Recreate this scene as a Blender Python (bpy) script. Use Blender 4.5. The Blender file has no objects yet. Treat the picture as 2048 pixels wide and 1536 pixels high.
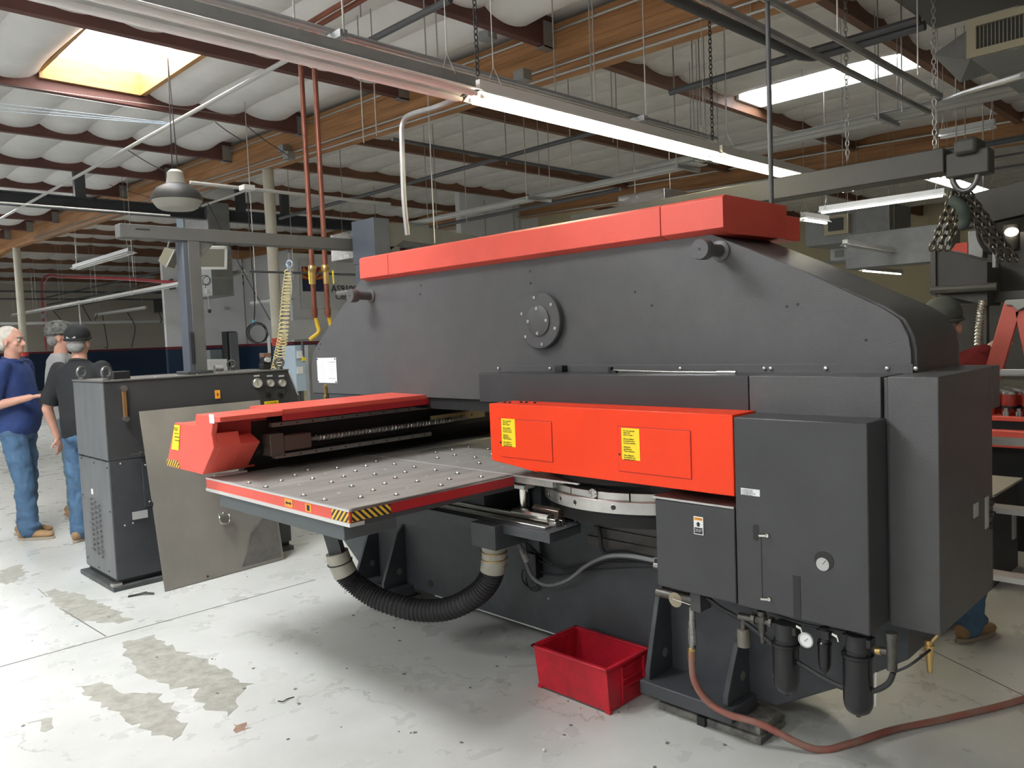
import bpy, bmesh, math, random
from mathutils import Vector as V, Matrix
random.seed(7)
S=bpy.context.scene; COL=S.collection; PI=math.pi

# ------------------------------------------------------------ camera, world, exposure
FPX=1577.2; yaw,pit,rol=[math.radians(a) for a in (45.366,-3.46,-2.339)]
FW=V((math.cos(yaw)*math.cos(pit),math.sin(yaw)*math.cos(pit),math.sin(pit)))
_r=V((math.sin(yaw),-math.cos(yaw),0)); _u=_r.cross(FW)
RT=_r*math.cos(rol)+_u*math.sin(rol); UP=_u*math.cos(rol)-_r*math.sin(rol)
CP=V((0,0,1.5))
cam=bpy.data.cameras.new('camera'); co=bpy.data.objects.new('camera',cam); COL.objects.link(co)
m=Matrix.Identity(4)
for i in range(3): m[i][0]=RT[i]; m[i][1]=UP[i]; m[i][2]=-FW[i]; m[i][3]=CP[i]
co.matrix_world=m; cam.sensor_width=36; cam.lens=FPX/2048*36; cam.clip_end=200; cam.clip_start=.05
S.camera=co
S.view_settings.view_transform='Standard'; S.view_settings.look='None'
S.view_settings.gamma=1; S.view_settings.use_curve_mapping=False; S.view_settings.exposure=0.14
SKY_FILL=0.55; SKYLIGHT=50.0; TUBE=24.0
w=bpy.data.worlds.new('world'); S.world=w; w.use_nodes=True
w.node_tree.nodes['Background'].inputs[0].default_value=(.93,.97,1,1)
w.node_tree.nodes['Background'].inputs[1].default_value=SKY_FILL

def at(px,py,x=None,y=None,z=None):
    """point where the sight line through a photo pixel meets a plane of the building"""
    d=FW+RT*((px-1024)/FPX)-UP*((py-768)/FPX)
    if x is not None: t=(x-CP.x)/d.x
    elif y is not None: t=(y-CP.y)/d.y
    else: t=(z-CP.z)/d.z
    return CP+d*t
def zr(y): return 4.44+.027*y if y<27 else 5.169-.05*(y-27)

# ------------------------------------------------------------ materials
MT={}
def mat(n,c,rough=.5,metal=0,var=0,vs=6,bump=0,bs=60,c2=None,emit=0,stretch=None,coat=0,alpha=1,trans=0,spec=.5):
    if n in MT: return MT[n]
    M=bpy.data.materials.new(n); M.use_nodes=True; t=M.node_tree; N=t.nodes; L=t.links
    b=N['Principled BSDF']; b.inputs['Base Color'].default_value=(*c,1); b.inputs['Roughness'].default_value=rough
    b.inputs['Metallic'].default_value=metal; b.inputs['Coat Weight'].default_value=coat
    b.inputs['Specular IOR Level'].default_value=spec
    if trans: b.inputs['Transmission Weight'].default_value=trans
    if emit:
        b.inputs['Emission Color'].default_value=(*c,1); b.inputs['Emission Strength'].default_value=emit
    if var or bump:
        tc=N.new('ShaderNodeTexCoord'); mp=N.new('ShaderNodeMapping'); L.new(tc.outputs['Object'],mp.inputs[0])
        if stretch: mp.inputs['Scale'].default_value=stretch
    if var:
        nz=N.new('ShaderNodeTexNoise'); nz.inputs['Scale'].default_value=vs; nz.inputs['Detail'].default_value=6; nz.inputs['Roughness'].default_value=.62
        L.new(mp.outputs[0],nz.inputs['Vector'])
        r=N.new('ShaderNodeValToRGB'); r.color_ramp.elements[0].position=.35; r.color_ramp.elements[1].position=.68
        d=c2 or [max(0,k*(1-var)) for k in c]
        r.color_ramp.elements[0].color=(*d,1); r.color_ramp.elements[1].color=(*c,1)
        L.new(nz.outputs['Fac'],r.inputs[0]); L.new(r.outputs[0],b.inputs['Base Color'])
    if bump:
        nb=N.new('ShaderNodeTexNoise'); nb.inputs['Scale'].default_value=bs; nb.inputs['Detail'].default_value=3
        L.new(mp.outputs[0],nb.inputs['Vector'])
        bp=N.new('ShaderNodeBump'); bp.inputs['Strength'].default_value=bump; bp.inputs['Distance'].default_value=.01
        L.new(nb.outputs['Fac'],bp.inputs['Height']); L.new(bp.outputs[0],b.inputs['Normal'])
    MT[n]=M; return M
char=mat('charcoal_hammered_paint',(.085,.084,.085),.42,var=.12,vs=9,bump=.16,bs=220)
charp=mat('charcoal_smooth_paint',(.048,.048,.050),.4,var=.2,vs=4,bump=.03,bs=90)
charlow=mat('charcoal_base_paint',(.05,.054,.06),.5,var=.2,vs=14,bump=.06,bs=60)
red=mat('red_orange_paint',(.88,.050,.008),.4,var=.06,vs=5,spec=.35)
cred=mat('haze_lightened_red_paint',(.72,.10,.07),.42,var=.12,vs=4)  # haze and sheen on the top cover are mixed into this red
dkred=mat('deep_red_edge_and_shade',(.42,.02,.025),.4,var=.15,vs=8)
binred=mat('red_bin_plastic',(.62,.012,.03),.38,var=.45,vs=7,c2=(.33,.01,.02))
steel=mat('brushed_steel',(.58,.57,.54),.3,.95,var=.25,vs=10,bump=.05,bs=80)
brite=mat('bright_steel',(.75,.73,.68),.16,1,var=.15,vs=14)
tabm=mat('worn_steel_table',(.47,.455,.42),.45,.25,var=.35,vs=2.2,stretch=(1,5,1),bump=.03,bs=50)
sheet=mat('dull_steel_sheet',(.31,.285,.25),.47,.3,var=.3,vs=1.6,stretch=(1,1,.6),c2=(.21,.20,.18))
white=mat('white_enamel',(.78,.78,.75),.35)
alum=mat('aluminium_trim',(.72,.72,.70),.35,.6)
black=mat('black_plastic',(.012,.012,.013),.4)
rubber=mat('black_rubber',(.02,.02,.021),.6)
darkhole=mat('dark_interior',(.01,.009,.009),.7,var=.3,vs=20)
brass=mat('brass',(.55,.38,.15),.35,.9)
yel=mat('yellow_sticker',(.9,.68,.02),.4)
ora=mat('orange_sticker',(.85,.35,.03),.4)
paper=mat('white_paper',(.75,.76,.76),.55)
greyl=mat('grey_label',(.42,.42,.41),.45)
ink=mat('black_ink',(.015,.015,.015),.5)
wood=mat('glulam_fir',(.56,.29,.125),.55,var=.45,vs=3,stretch=(1,.25,5),c2=(.33,.15,.055),bump=.05,bs=20)
purl=mat('red_brown_primer_timber',(.155,.062,.05),.6,var=.3,vs=3,stretch=(.4,1,3))
purl2=mat('brown_timber',(.24,.115,.065),.6,var=.35,vs=3,stretch=(.4,1,3))
copper=mat('copper_brown_pipe',(.30,.10,.06),.4,.35,var=.3,vs=6)
pipe=mat('dark_sprinkler_pipe',(.10,.105,.11),.5,.3)
wpipe=mat('pale_pipe',(.55,.55,.52),.45)
emt=mat('galvanised_conduit',(.50,.49,.46),.33,.8)
galv=mat('galvanised_steel',(.38,.39,.385),.4,.5,var=.2,vs=5)
armm=mat('grey_brown_arm_paint',(.105,.105,.10),.5,var=.15,vs=8,bump=.03)
armd=mat('blue_charcoal_paint',(.075,.085,.105),.5,var=.12,vs=8)
tan=mat('tan_wall_paint',(.54,.50,.41),.75,var=.05,vs=2)
whitew=mat('white_wall_paint',(.82,.83,.84),.75,var=.05,vs=2)
greyw=mat('grey_wall_and_shade_paint',(.52,.52,.52),.75)
beige=mat('beige_wall_paint',(.66,.59,.40),.75,var=.06,vs=2)
navy=mat('navy_wainscot_paint',(.018,.045,.095),.5,var=.15,vs=3)
stripe=mat('maroon_stripe_paint',(.22,.03,.045),.6)
cream=mat('cream_column_paint',(.60,.57,.46),.5,var=.1,vs=4)
ins=mat('white_vinyl_insulation',(.90,.885,.86),.45,var=.12,vs=1.5,bump=.35,bs=7)
insw=mat('wrinkled_fibre_insulation',(.80,.765,.71),.6,var=.15,vs=3,bump=.9,bs=9)
curbm=mat('skylight_curb_timber',(.62,.34,.12),.6,var=.35,vs=4,stretch=(1,.4,4))
hosegr=mat('grey_cable',(.16,.165,.165),.45)
hosered=mat('dusty_red_hose',(.33,.085,.065),.6,var=.5,vs=9,c2=(.28,.17,.13))
cuffm=mat('pale_rubber_cuff',(.42,.40,.33),.6,var=.3,vs=8)
skin=mat('skin',(.62,.33,.24),.5,var=.12,vs=25)
denim=mat('blue_denim',(.075,.155,.27),.8,var=.35,vs=10,bump=.5,bs=16)
denim2=mat('pale_washed_denim',(.17,.28,.34),.8,var=.4,vs=8,bump=.5,bs=14)
polo=mat('royal_blue_cotton',(.018,.045,.17),.8,var=.25,vs=8,bump=.3,bs=12)
blackc=mat('black_cotton',(.016,.017,.019),.85,var=.2,vs=8,bump=.3,bs=12)
greyc=mat('light_grey_cotton',(.38,.38,.38),.85,var=.12,vs=8,bump=.3,bs=12)
redc=mat('dark_red_fleece',(.22,.015,.015),.85,var=.3,vs=8,bump=.4,bs=14)
whair=mat('white_hair',(.62,.58,.50),.7,var=.2,vs=40,bump=.4,bs=60)
ghair=mat('grey_hair',(.30,.29,.28),.7,var=.35,vs=50,bump=.4,bs=60)
capb=mat('black_cap_cloth',(.012,.013,.014),.85,bump=.2,bs=30)
capc=mat('camouflage_cap_cloth',(.22,.22,.2),.85,var=.8,vs=22,c2=(.03,.035,.03))
capg=mat('olive_cap_cloth',(.07,.075,.06),.85,bump=.2,bs=30)
suede=mat('tan_suede',(.36,.22,.11),.8,var=.25,vs=14)
sole=mat('pale_rubber_sole',(.35,.30,.23),.7)
fib=mat('red_fibreglass_rail',(.50,.10,.07),.45,var=.15,vs=6)
canred=mat('red_tool_canister',(.33,.03,.02),.35,var=.3,vs=10)
gball=mat('polished_ball',(.9,.88,.84),.18,.7)
tubeon=mat('lit_fluorescent_tube',(1,.93,.66),.3,emit=TUBE)
tubecool=mat('distant_lit_tube',(1,.98,.86),.3,emit=5)
tubeoff=mat('unlit_fluorescent_tube',(.8,.8,.78),.25)
skyem=mat('skylight_and_fill_glow',(.97,.985,1),.3,emit=SKYLIGHT)
bluew=mat('white_blue_wire',(.45,.58,.75),.4)
skysoft=mat('daylit_skylight_lens',(.97,.985,1),.3,emit=11); skymid=mat('daylit_skylight_panel',(.97,.985,1),.3,emit=12)
redpipe=mat('red_air_pipe',(.50,.045,.06),.45)
yhose=mat('yellow_coil_hose',(.72,.62,.30),.4)
ypipe=mat('yellow_gas_fitting',(.75,.50,.04),.45)
bluebox=mat('pale_blue_grey_enamel',(.40,.50,.58),.45)
flagr=mat('flag_dark_red',(.30,.02,.03),.7); flago=mat('flag_orange',(.75,.33,.06),.7); flagn=mat('flag_navy',(.03,.04,.09),.7)
hazem=None
def hazard():
    M=bpy.data.materials.new('hazard_stripes'); M.use_nodes=True; t=M.node_tree;N=t.nodes;L=t.links;b=N['Principled BSDF'];b.inputs['Roughness'].default_value=.45
    tc=N.new('ShaderNodeTexCoord'); sp=N.new('ShaderNodeSeparateXYZ'); L.new(tc.outputs['Object'],sp.inputs[0])
    a=N.new('ShaderNodeMath'); a.operation='ADD'; L.new(sp.outputs[0],a.inputs[0]); L.new(sp.outputs[1],a.inputs[1])
    c=N.new('ShaderNodeMath'); c.operation='ADD'; L.new(a.outputs[0],c.inputs[0]); L.new(sp.outputs[2],c.inputs[1])
    s=N.new('ShaderNodeMath'); s.operation='MULTIPLY'; s.inputs[1].default_value=38; L.new(c.outputs[0],s.inputs[0])
    f=N.new('ShaderNodeMath'); f.operation='FRACT'; L.new(s.outputs[0],f.inputs[0])
    g=N.new('ShaderNodeMath'); g.operation='GREATER_THAN'; g.inputs[1].default_value=.5; L.new(f.outputs[0],g.inputs[0])
    mx=N.new('ShaderNodeMix'); mx.data_type='RGBA'; L.new(g.outputs[0],mx.inputs['Factor'])
    mx.inputs[6].default_value=(.75,.48,.05,1); mx.inputs[7].default_value=(.02,.02,.02,1); L.new(mx.outputs[2],b.inputs['Base Color']); return M
hz=hazard()
def floormat():
    M=bpy.data.materials.new('painted_concrete_floor'); M.use_nodes=True; t=M.node_tree;N=t.nodes;L=t.links;b=N['Principled BSDF']
    tc=N.new('ShaderNodeTexCoord')
    def noise(sc,d=6,r=.6):
        n=N.new('ShaderNodeTexNoise'); n.inputs['Scale'].default_value=sc; n.inputs['Detail'].default_value=d; n.inputs['Roughness'].default_value=r; L.new(tc.outputs['Object'],n.inputs['Vector']); return n
    def ramp(src,p0,p1,c0,c1):
        r=N.new('ShaderNodeValToRGB'); r.color_ramp.elements[0].position=p0; r.color_ramp.elements[1].position=p1
        r.color_ramp.elements[0].color=c0; r.color_ramp.elements[1].color=c1; L.new(src,r.inputs[0]); return r
    def mix(f,a,bb,mode='MIX'):
        x=N.new('ShaderNodeMix'); x.data_type='RGBA'; x.blend_type=mode; 
        if hasattr(f,'links'): L.new(f,x.inputs['Factor'])
        else: x.inputs['Factor'].default_value=f
        for s,i in ((a,6),(bb,7)):
            if hasattr(s,'links'): L.new(s,x.inputs[i])
            else: x.inputs[i].default_value=s
        return x.outputs[2]
    base=ramp(noise(1.1).outputs['Fac'],.35,.7,(.50,.51,.48,1),(.64,.65,.63,1)).outputs[0]
    # small chips and specks
    sp=ramp(noise(38,4,.7).outputs['Fac'],.69,.72,(0,0,0,1),(1,1,1,1)).outputs[0]
    dens=ramp(noise(.8,3).outputs['Fac'],.45,.6,(0,0,0,1),(1,1,1,1)).outputs[0]
    k=N.new('ShaderNodeMath'); k.operation='MULTIPLY'; L.new(sp,k.inputs[0]); L.new(dens,k.inputs[1])
    c=mix(k.outputs[0],base,(.20,.20,.18,1))
    # hairline cracks
    vo=N.new('ShaderNodeTexVoronoi'); vo.feature='DISTANCE_TO_EDGE'; vo.inputs['Scale'].default_value=1.3
    wn=noise(2.5,5); mm=N.new('ShaderNodeMix'); mm.data_type='RGBA'; mm.inputs['Factor'].default_value=.35
    L.new(tc.outputs['Object'],mm.inputs[6]); L.new(wn.outputs['Color'],mm.inputs[7]); L.new(mm.outputs[2],vo.inputs['Vector'])
    cr=ramp(vo.outputs['Distance'],.0,.006,(1,1,1,1),(0,0,0,1)).outputs[0]
    dn=ramp(noise(1.6,4).outputs['Fac'],.5,.58,(0,0,0,1),(1,1,1,1)).outputs[0]
    k2=N.new('ShaderNodeMath'); k2.operation='MULTIPLY'; L.new(cr,k2.inputs[0]); L.new(dn,k2.inputs[1])
    k3=N.new('ShaderNodeMath'); k3.operation='MULTIPLY'; k3.inputs[1].default_value=.6; L.new(k2.outputs[0],k3.inputs[0])
    c=mix(k3.outputs[0],c,(.24,.23,.2,1))
    # worn zones
    wz=ramp(noise(3.2,8,.72).outputs['Fac'],.63,.70,(0,0,0,1),(1,1,1,1)).outputs[0]
    k4=N.new('ShaderNodeMath'); k4.operation='MULTIPLY'; k4.inputs[1].default_value=.4; L.new(wz,k4.inputs[0])
    c=mix(k4.outputs[0],c,(.40,.39,.34,1))
    L.new(c,b.inputs['Base Color'])
    r=ramp(noise(5).outputs['Fac'],.3,.7,(.22,.22,.22,1),(.42,.42,.42,1)).outputs[0]; L.new(r,b.inputs['Roughness'])
    bp=N.new('ShaderNodeBump'); bp.inputs['Strength'].default_value=.12; bp.inputs['Distance'].default_value=.01; L.new(noise(14).outputs['Fac'],bp.inputs['Height']); L.new(bp.outputs[0],b.inputs['Normal'])
    return M
flm=floormat()
worn=mat('worn_bare_concrete',(.42,.41,.36),.6,var=.45,vs=16,c2=(.27,.265,.225),bump=.2,bs=50)
jointm=mat('joint_grout',(.15,.14,.125),.8)

# ------------------------------------------------------------ mesh builder
def basis(d):
    d=d.normalized(); a=V((0,0,1)) if abs(d.z)<.9 else V((1,0,0)); x=a.cross(d).normalized(); return x,d.cross(x),d
class MB:
    def __init__(s): s.v=[]; s.f=[]
    def add(s,vs,fs):
        n=len(s.v); s.v+= [tuple(v) for v in vs]; s.f+=[tuple(i+n for i in f) for f in fs]; return s
    def box(s,a,b):
        x0,x1=sorted((a[0],b[0])); y0,y1=sorted((a[1],b[1])); z0,z1=sorted((a[2],b[2]))
        return s.add([(x0,y0,z0),(x1,y0,z0),(x1,y1,z0),(x0,y1,z0),(x0,y0,z1),(x1,y0,z1),(x1,y1,z1),(x0,y1,z1)],
            [(0,3,2,1),(4,5,6,7),(0,1,5,4),(1,2,6,5),(2,3,7,6),(3,0,4,7)])
    def bar(s,p,q,w,h):
        p,q=V(p),V(q); x,y,z=basis(q-p); vs=[]
        for c in (p,q):
            for a,b in ((-1,-1),(1,-1),(1,1),(-1,1)): vs.append(c+x*a*w/2+y*b*h/2)
        return s.add(vs,[(0,1,2,3)[::-1],(4,5,6,7),(0,1,5,4),(1,2,6,5),(2,3,7,6),(3,0,4,7)])
    def prism(s,pts,ax,a,b):
        n=len(pts); k={'x':lambda p,c:(c,p[0],p[1]),'y':lambda p,c:(p[0],c,p[1]),'z':lambda p,c:(p[0],p[1],c)}[ax]
        return s.add([k(p,a) for p in pts]+[k(p,b) for p in pts],[tuple(range(n))[::-1],tuple(range(n,2*n))]+[(i,(i+1)%n,n+(i+1)%n,n+i) for i in range(n)])
    def tube(s,path,r,n=8,rr=None):
        path=[V(p) for p in path]; x=None; rings=[]; N=len(path)
        for i,p in enumerate(path):
            d=(path[min(i+1,N-1)]-path[max(i-1,0)]).normalized()
            if x is None: x=basis(d)[0]
            x=(x-d*x.dot(d)); x=x.normalized() if x.length>1e-6 else basis(d)[0]
            y=d.cross(x); q=rr[i] if rr else r
            rings.append([p+(x*math.cos(2*PI*k/n)+y*math.sin(2*PI*k/n))*q for k in range(n)])
        vs=[v for g in rings for v in g]; fs=[(i*n+k,i*n+(k+1)%n,(i+1)*n+(k+1)%n,(i+1)*n+k) for i in range(N-1) for k in range(n)]
        fs+=[tuple(range(n))[::-1],tuple(range((N-1)*n,N*n))]
        return s.add(vs,fs)
    def cyl(s,p,q,r,n=16,r2=None): return s.tube([p,q],r,n,[r,r if r2 is None else r2])
    def lathe(s,prof,c,d=(0,0,1),n=24):
        c=V(c); x,y,z=basis(V(d)); vs=[]
        for r,h in prof: vs+=[c+z*h+(x*math.cos(2*PI*k/n)+y*math.sin(2*PI*k/n))*max(r,1e-4) for k in range(n)]
        m=len(prof); fs=[(i*n+k,i*n+(k+1)%n,(i+1)*n+(k+1)%n,(i+1)*n+k) for i in range(m-1) for k in range(n)]
        fs+=[tuple(range(n))[::-1],tuple(range((m-1)*n,m*n))]
        return s.add(vs,fs)
    def ball(s,c,r,n=10,m=7,M=None):
        c=V(c); r=(r,r,r) if not hasattr(r,'__len__') else r; vs=[];fs=[]
        for i in range(m+1):
            t=PI*i/m
            for k in range(n):
                a=2*PI*k/n; p=V((max(math.sin(t),1e-3)*math.cos(a)*r[0],max(math.sin(t),1e-3)*math.sin(a)*r[1],math.cos(t)*r[2]))
                vs.append(c+(M@p if M else p))
        fs=[(i*n+k,(i+1)*n+k,(i+1)*n+(k+1)%n,i*n+(k+1)%n) for i in range(m) for k in range(n)]+[tuple(range(n)),tuple(range(m*n,m*n+n))[::-1]]
        return s.add(vs,fs)
    def torus(s,c,R,r,d=(0,0,1),n=24,m=8,a0=0,a1=2*PI):
        x,y,z=basis(V(d)); c=V(c); full=abs(a1-a0-2*PI)<1e-6; K=n if full else n+1
        pts=[c+(x*math.cos(a0+(a1-a0)*i/n)+y*math.sin(a0+(a1-a0)*i/n))*R for i in range(K)]
        if full: pts.append(pts[0]); pts.append(pts[1])
        return s.tube(pts,r,m)
    def quad(s,a,b,c,d): return s.add([a,b,c,d],[(0,1,2,3)])
    def mesh(s,name,ms,flat=False):
        me=bpy.data.meshes.new(name); me.from_pydata(s.v,[],s.f)
        bm=bmesh.new(); bm.from_mesh(me); bmesh.ops.recalc_face_normals(bm,faces=bm.faces); bm.to_mesh(me); bm.free()
        if not flat:
            me.polygons.foreach_set('use_smooth',[True]*len(me.polygons)); me.set_sharp_from_angle(angle=.7)
        for q in (ms if isinstance(ms,(list,tuple)) else [ms]): me.materials.append(q)
        return me
    def build(s,name,ms,parent=None,bevel=0,flat=False):
        return link(name,s.mesh(name,ms,flat),parent,bevel)
WM={}
def link(name,me,parent=None,bevel=0,loc=None):
    o=bpy.data.objects.new(name,me); COL.objects.link(o)
    if parent:
        o.parent=parent
        o.matrix_parent_inverse=Matrix.Translation(-WM.get(parent.name,V((0,0,0))))
    if loc is not None: o.location=loc; WM[o.name]=V(loc)
    if bevel:
        b=o.modifiers.new('bevel','BEVEL'); b.width=bevel; b.segments=2; b.limit_method='ANGLE'; b.angle_limit=.6
    return o
def tag(o,label=None,cat=None,group=None,kind=None):
    if label: o['label']=label
    if cat: o['category']=cat
    if group: o['group']=group
    if kind: o['kind']=kind
    return o
def thing(name,label,cat,loc,group=None):
    o=bpy.data.objects.new(name,None); COL.objects.link(o); o.location=loc; o.empty_display_size=.1; WM[o.name]=V(loc)
    return tag(o,label,cat,group)
def box(name,a,b,m,parent=None,bevel=0): return MB().box(a,b).build(name,m,parent,bevel)
def text(name,s,org,u,v,size,m,parent,th=.0006,align='LEFT'):
    cu=bpy.data.curves.new(name,'FONT'); cu.body=s; cu.size=size; cu.extrude=th; cu.align_x=align; cu.align_y='TOP'; cu.resolution_u=2; cu.space_line=.95
    t=bpy.data.objects.new(name,cu); COL.objects.link(t); bpy.context.view_layer.update()
    me=bpy.data.meshes.new_from_object(t); bpy.data.objects.remove(t); bpy.data.curves.remove(cu)
    u=V(u);v=V(v);n=u.cross(v); M=Matrix.Identity(4)
    for i in range(3): M[i][0]=u[i];M[i][1]=v[i];M[i][2]=n[i];M[i][3]=org[i]+n[i]*th
    me.transform(M); me.materials.clear(); me.materials.append(m)
    return link(name,me,parent)
UX=(0,-1,0); UY=(1,0,0); UZ=(0,0,1)
def copy_tree(o,parent=None,off=(0,0,0)):
    c=o.copy(); COL.objects.link(c); c.parent=parent; c.location=V(o.location)+V(off)
    if parent is not None: c.location=o.location
    for ch in list(o.children): copy_tree(ch,c)
    return c
def arc(c,r,a0,a1,u,v,n=10):
    c,u,v=V(c),V(u),V(v); return [c+u*r*math.cos(a0+(a1-a0)*i/n)+v*r*math.sin(a0+(a1-a0)*i/n) for i in range(n+1)]
def bez(pts,n=24):
    """smooth curve through points (Catmull-Rom)"""
    P=[V(p) for p in pts]; P=[P[0]*2-P[1]]+P+[P[-1]*2-P[-2]]; out=[]; k=max(2,n//(len(pts)-1))
    for i in range(1,len(P)-2):
        for j in range(k):
            t=j/k; a,b,c,d=P[i-1:i+3]
            out.append(.5*((2*b)+(c-a)*t+(2*a-5*b+4*c-d)*t*t+(3*b-a-3*c+d)*t**3))
    out.append(P[-2]); return out

# ------------------------------------------------------------ SETTING
fl=MB().box((-12,-10,-.1),(32,42,0)).build('floor',flm); tag(fl,kind='structure')
def patch(pts,name='worn_patch',m=worn,jag=.022,h=.0012):
    out=[]
    for i,p in enumerate(pts):
        a=V(p);b=V(pts[(i+1)%len(pts)]); k=max(2,int((b-a).length/.035))
        for j in range(k):
            q=a.lerp(b,j/k); out.append((q.x+random.uniform(-jag,jag),q.y+random.uniform(-jag,jag)))
    return MB().prism(out,'z',0,h).build(name,m,fl,flat=True)
def F(px,py): p=at(px,py,z=0); return (p.x,p.y)
patch([F(82,1185),F(112,1176),F(160,1190),F(215,1212),F(262,1240),F(235,1248),F(180,1243),F(130,1225),F(104,1200)])
patch([F(245,1285),F(310,1267),F(335,1290),F(420,1325),F(500,1370),F(478,1384),F(465,1432),F(420,1420),F(385,1400),F(395,1380),F(330,1372),F(280,1345),F(258,1315)])
patch([F(160,1372),F(200,1365),F(250,1390),F(315,1388),F(345,1410),F(372,1460),F(350,1478),F(300,1462),F(235,1425),F(190,1400)])
patch([F(0,1140),F(40,1128),F(52,1150),F(20,1166),F(0,1162)],jag=.03)
patch([F(70,1440),F(115,1432),F(120,1450),F(85,1458)],jag=.03)
patch([F(466,1452),F(480,1446),F(502,1456),F(490,1463),F(470,1464)],'rust_patch',mat('rust_stain',(.40,.25,.18),.7,var=.4,vs=30))
def strip(p,q,w,name='expansion_joint'):
    p=V((*p,0));q=V((*q,0)); n=(q-p).normalized().cross(V((0,0,1)))*w/2
    return MB().prism([(x.x,x.y) for x in (p+n,q+n,q-n,p-n)],'z',0,.0015).build(name,jointm,fl)
strip((-3,4.46),(2.55,4.445),.007); strip((1.31,4.47),(1.285,5.15),.006); strip((1.295,5.5),(1.305,5.75),.004)
strip((3.2,.2),(3.9,1.4),.004,'floor_crack')
for i in range(70):
    x=random.uniform(.4,2.4); y=random.uniform(1.2,6.8); r=random.uniform(.003,.011)
    if i<40: x=random.uniform(1.5,2.5); y=random.uniform(1.4,3.9)
    pts=[(x+r*random.uniform(.5,1.3)*math.cos(a),y+r*random.uniform(.5,1.3)*math.sin(a)) for a in [k*PI/3 for k in range(6)]]
    MB().prism(pts,'z',0,.0018).build('chip_mark',jointm,fl,flat=True)

ceil=thing('ceiling',None,None,(6.1,12,4.4)); tag(ceil,kind='structure')
MB().add([(-12,-10,zr(-10)+.06),(30,-10,zr(-10)+.06),(30,27,zr(27)+.06),(-12,27,zr(27)+.06),(30,42,zr(42)+.06),(-12,42,zr(42)+.06)],[(0,1,2,3),(3,2,4,5)])
YK=[.65+2.35*k for k in range(-4,17)]
def roofdeck():
    # deck above the insulation, open at the skylights
    m=MB()
    xs=[-12,-.61,.61,2.66,3.82,9.55,10.2,30]
    for k in range(len(YK)-1):
        y0,y1=YK[k],YK[k+1]
        for i in range(len(xs)-1):
            if (xs[i]==-.61 and k==5) or (xs[i]==2.66 and k==7) or (xs[i]==9.55 and k==5): continue
            m.box((xs[i],y0,0),(xs[i+1],y1,.02)); 
            for j in range(8):
                v=m.v[-8+j]; m.v[-8+j]=(v[0],v[1],v[2]+zr(v[1])+.05)
    m.build('roof_deck',white,ceil)
roofdeck()
def billow(w,L,sag,nx=8,ny=8,sl=.027):
    m=MB(); vs=[]
    for i in range(nx+1):
        for j in range(ny+1):
            u=i/nx;v=j/ny; s=math.sin(PI*u)**.7 if 0<u<1 else 0
            vs.append((u*w,v*L,-.035-s*sag*(.75+.25*math.sin(PI*v))-.05*abs(2*v-1)**4+v*L*sl))
    return m.add(vs,[(i*(ny+1)+j,(i+1)*(ny+1)+j,(i+1)*(ny+1)+j+1,i*(ny+1)+j+1) for i in range(nx) for j in range(ny)])
L0=2.35-.09; BW=.61
bmA=[billow(BW,L0,s).mesh('insulation_panel',ins) for s in (.085,.105,.125)]
bmB=[billow(.66,L0,s).mesh('insulation_panel',insw) for s in (.05,.06,.075)]
short=billow(BW,.5,.08).mesh('insulation_panel',ins)
for k in range(len(YK)-1):
    y0=YK[k]+.045; far=(k>=10 or k<3)
    joined={}
    for bx,(xa,nb,kind) in enumerate(((6.305-BW*26,25,'A'),(6.22,11,'B'),(13.72,14,'B'))):
        for i in range(nb):
            bw=BW if kind=='A' else .66; x=xa+i*bw
            if k==5 and -.75<x<.3: continue
            if k==7 and 2.5<x<3.5: 
                continue
            if k==5 and 9.4<x<9.7: continue
            sl=.027 if y0<27 else -.05
            if far or x<0 or x>13.6:
                mb=joined.setdefault(bx,MB()); b=billow(bw,L0,random.choice((.09,.105,.12)) if kind=='A' else .06,6,3,sl)
                mb.add([(p[0]+x,p[1]+y0,p[2]+zr(y0)) for p in b.v],b.f)
            else:
                link('insulation_panel',random.choice(bmA if kind=='A' else bmB),ceil,loc=(x,y0,zr(y0)))
    for bx,mb in joined.items(): tag(mb.build('insulation_blanket',ins if bx==0 else insw,ceil),kind='stuff')
for k,y in enumerate(YK):
    for (xa,xb,mm) in ((-10,6.02,purl),(6.2,13.5,purl2),(13.7,24,purl2)):
        MB().box((xa,y-.045,zr(y)-.25),(xb,y+.045,zr(y)+.04)).build('purlin',mm,ceil)
        if mm is purl and 0<y<30:
            MB().box((5.86,y-.055,zr(y)-.27),(6.02,y-.047,zr(y)-.02)).box((5.86,y-.055,zr(y)-.27),(6.02,y+.055,zr(y)-.258)).build('joist_hanger',galv,ceil)
def glulam(x,w,ya,yb):
    n=4
    for i in range(n):   # laminated timber beam in butted lengths of laminations
        m=MB(); zs=[-.52+.5*i/n,-.52+.5*(i+1)/n-.003]
        ys=[ya,27,yb] if yb>27 else [ya,yb]
        for a,b in zip(ys,ys[1:]):
            m.add([(x-w/2,a,zr(a)+zs[0]),(x+w/2,a,zr(a)+zs[0]),(x+w/2,b,zr(b)+zs[0]),(x-w/2,b,zr(b)+zs[0]),(x-w/2,a,zr(a)+zs[1]),(x+w/2,a,zr(a)+zs[1]),(x+w/2,b,zr(b)+zs[1]),(x-w/2,b,zr(b)+zs[1])],[(0,3,2,1),(4,5,6,7),(0,1,5,4),(1,2,6,5),(2,3,7,6),(3,0,4,7)])
        m.build('glulam_lamination',wood,ceil)
glulam(6.1,.17,-8,38); glulam(13.6,.17,-8,38)
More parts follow.
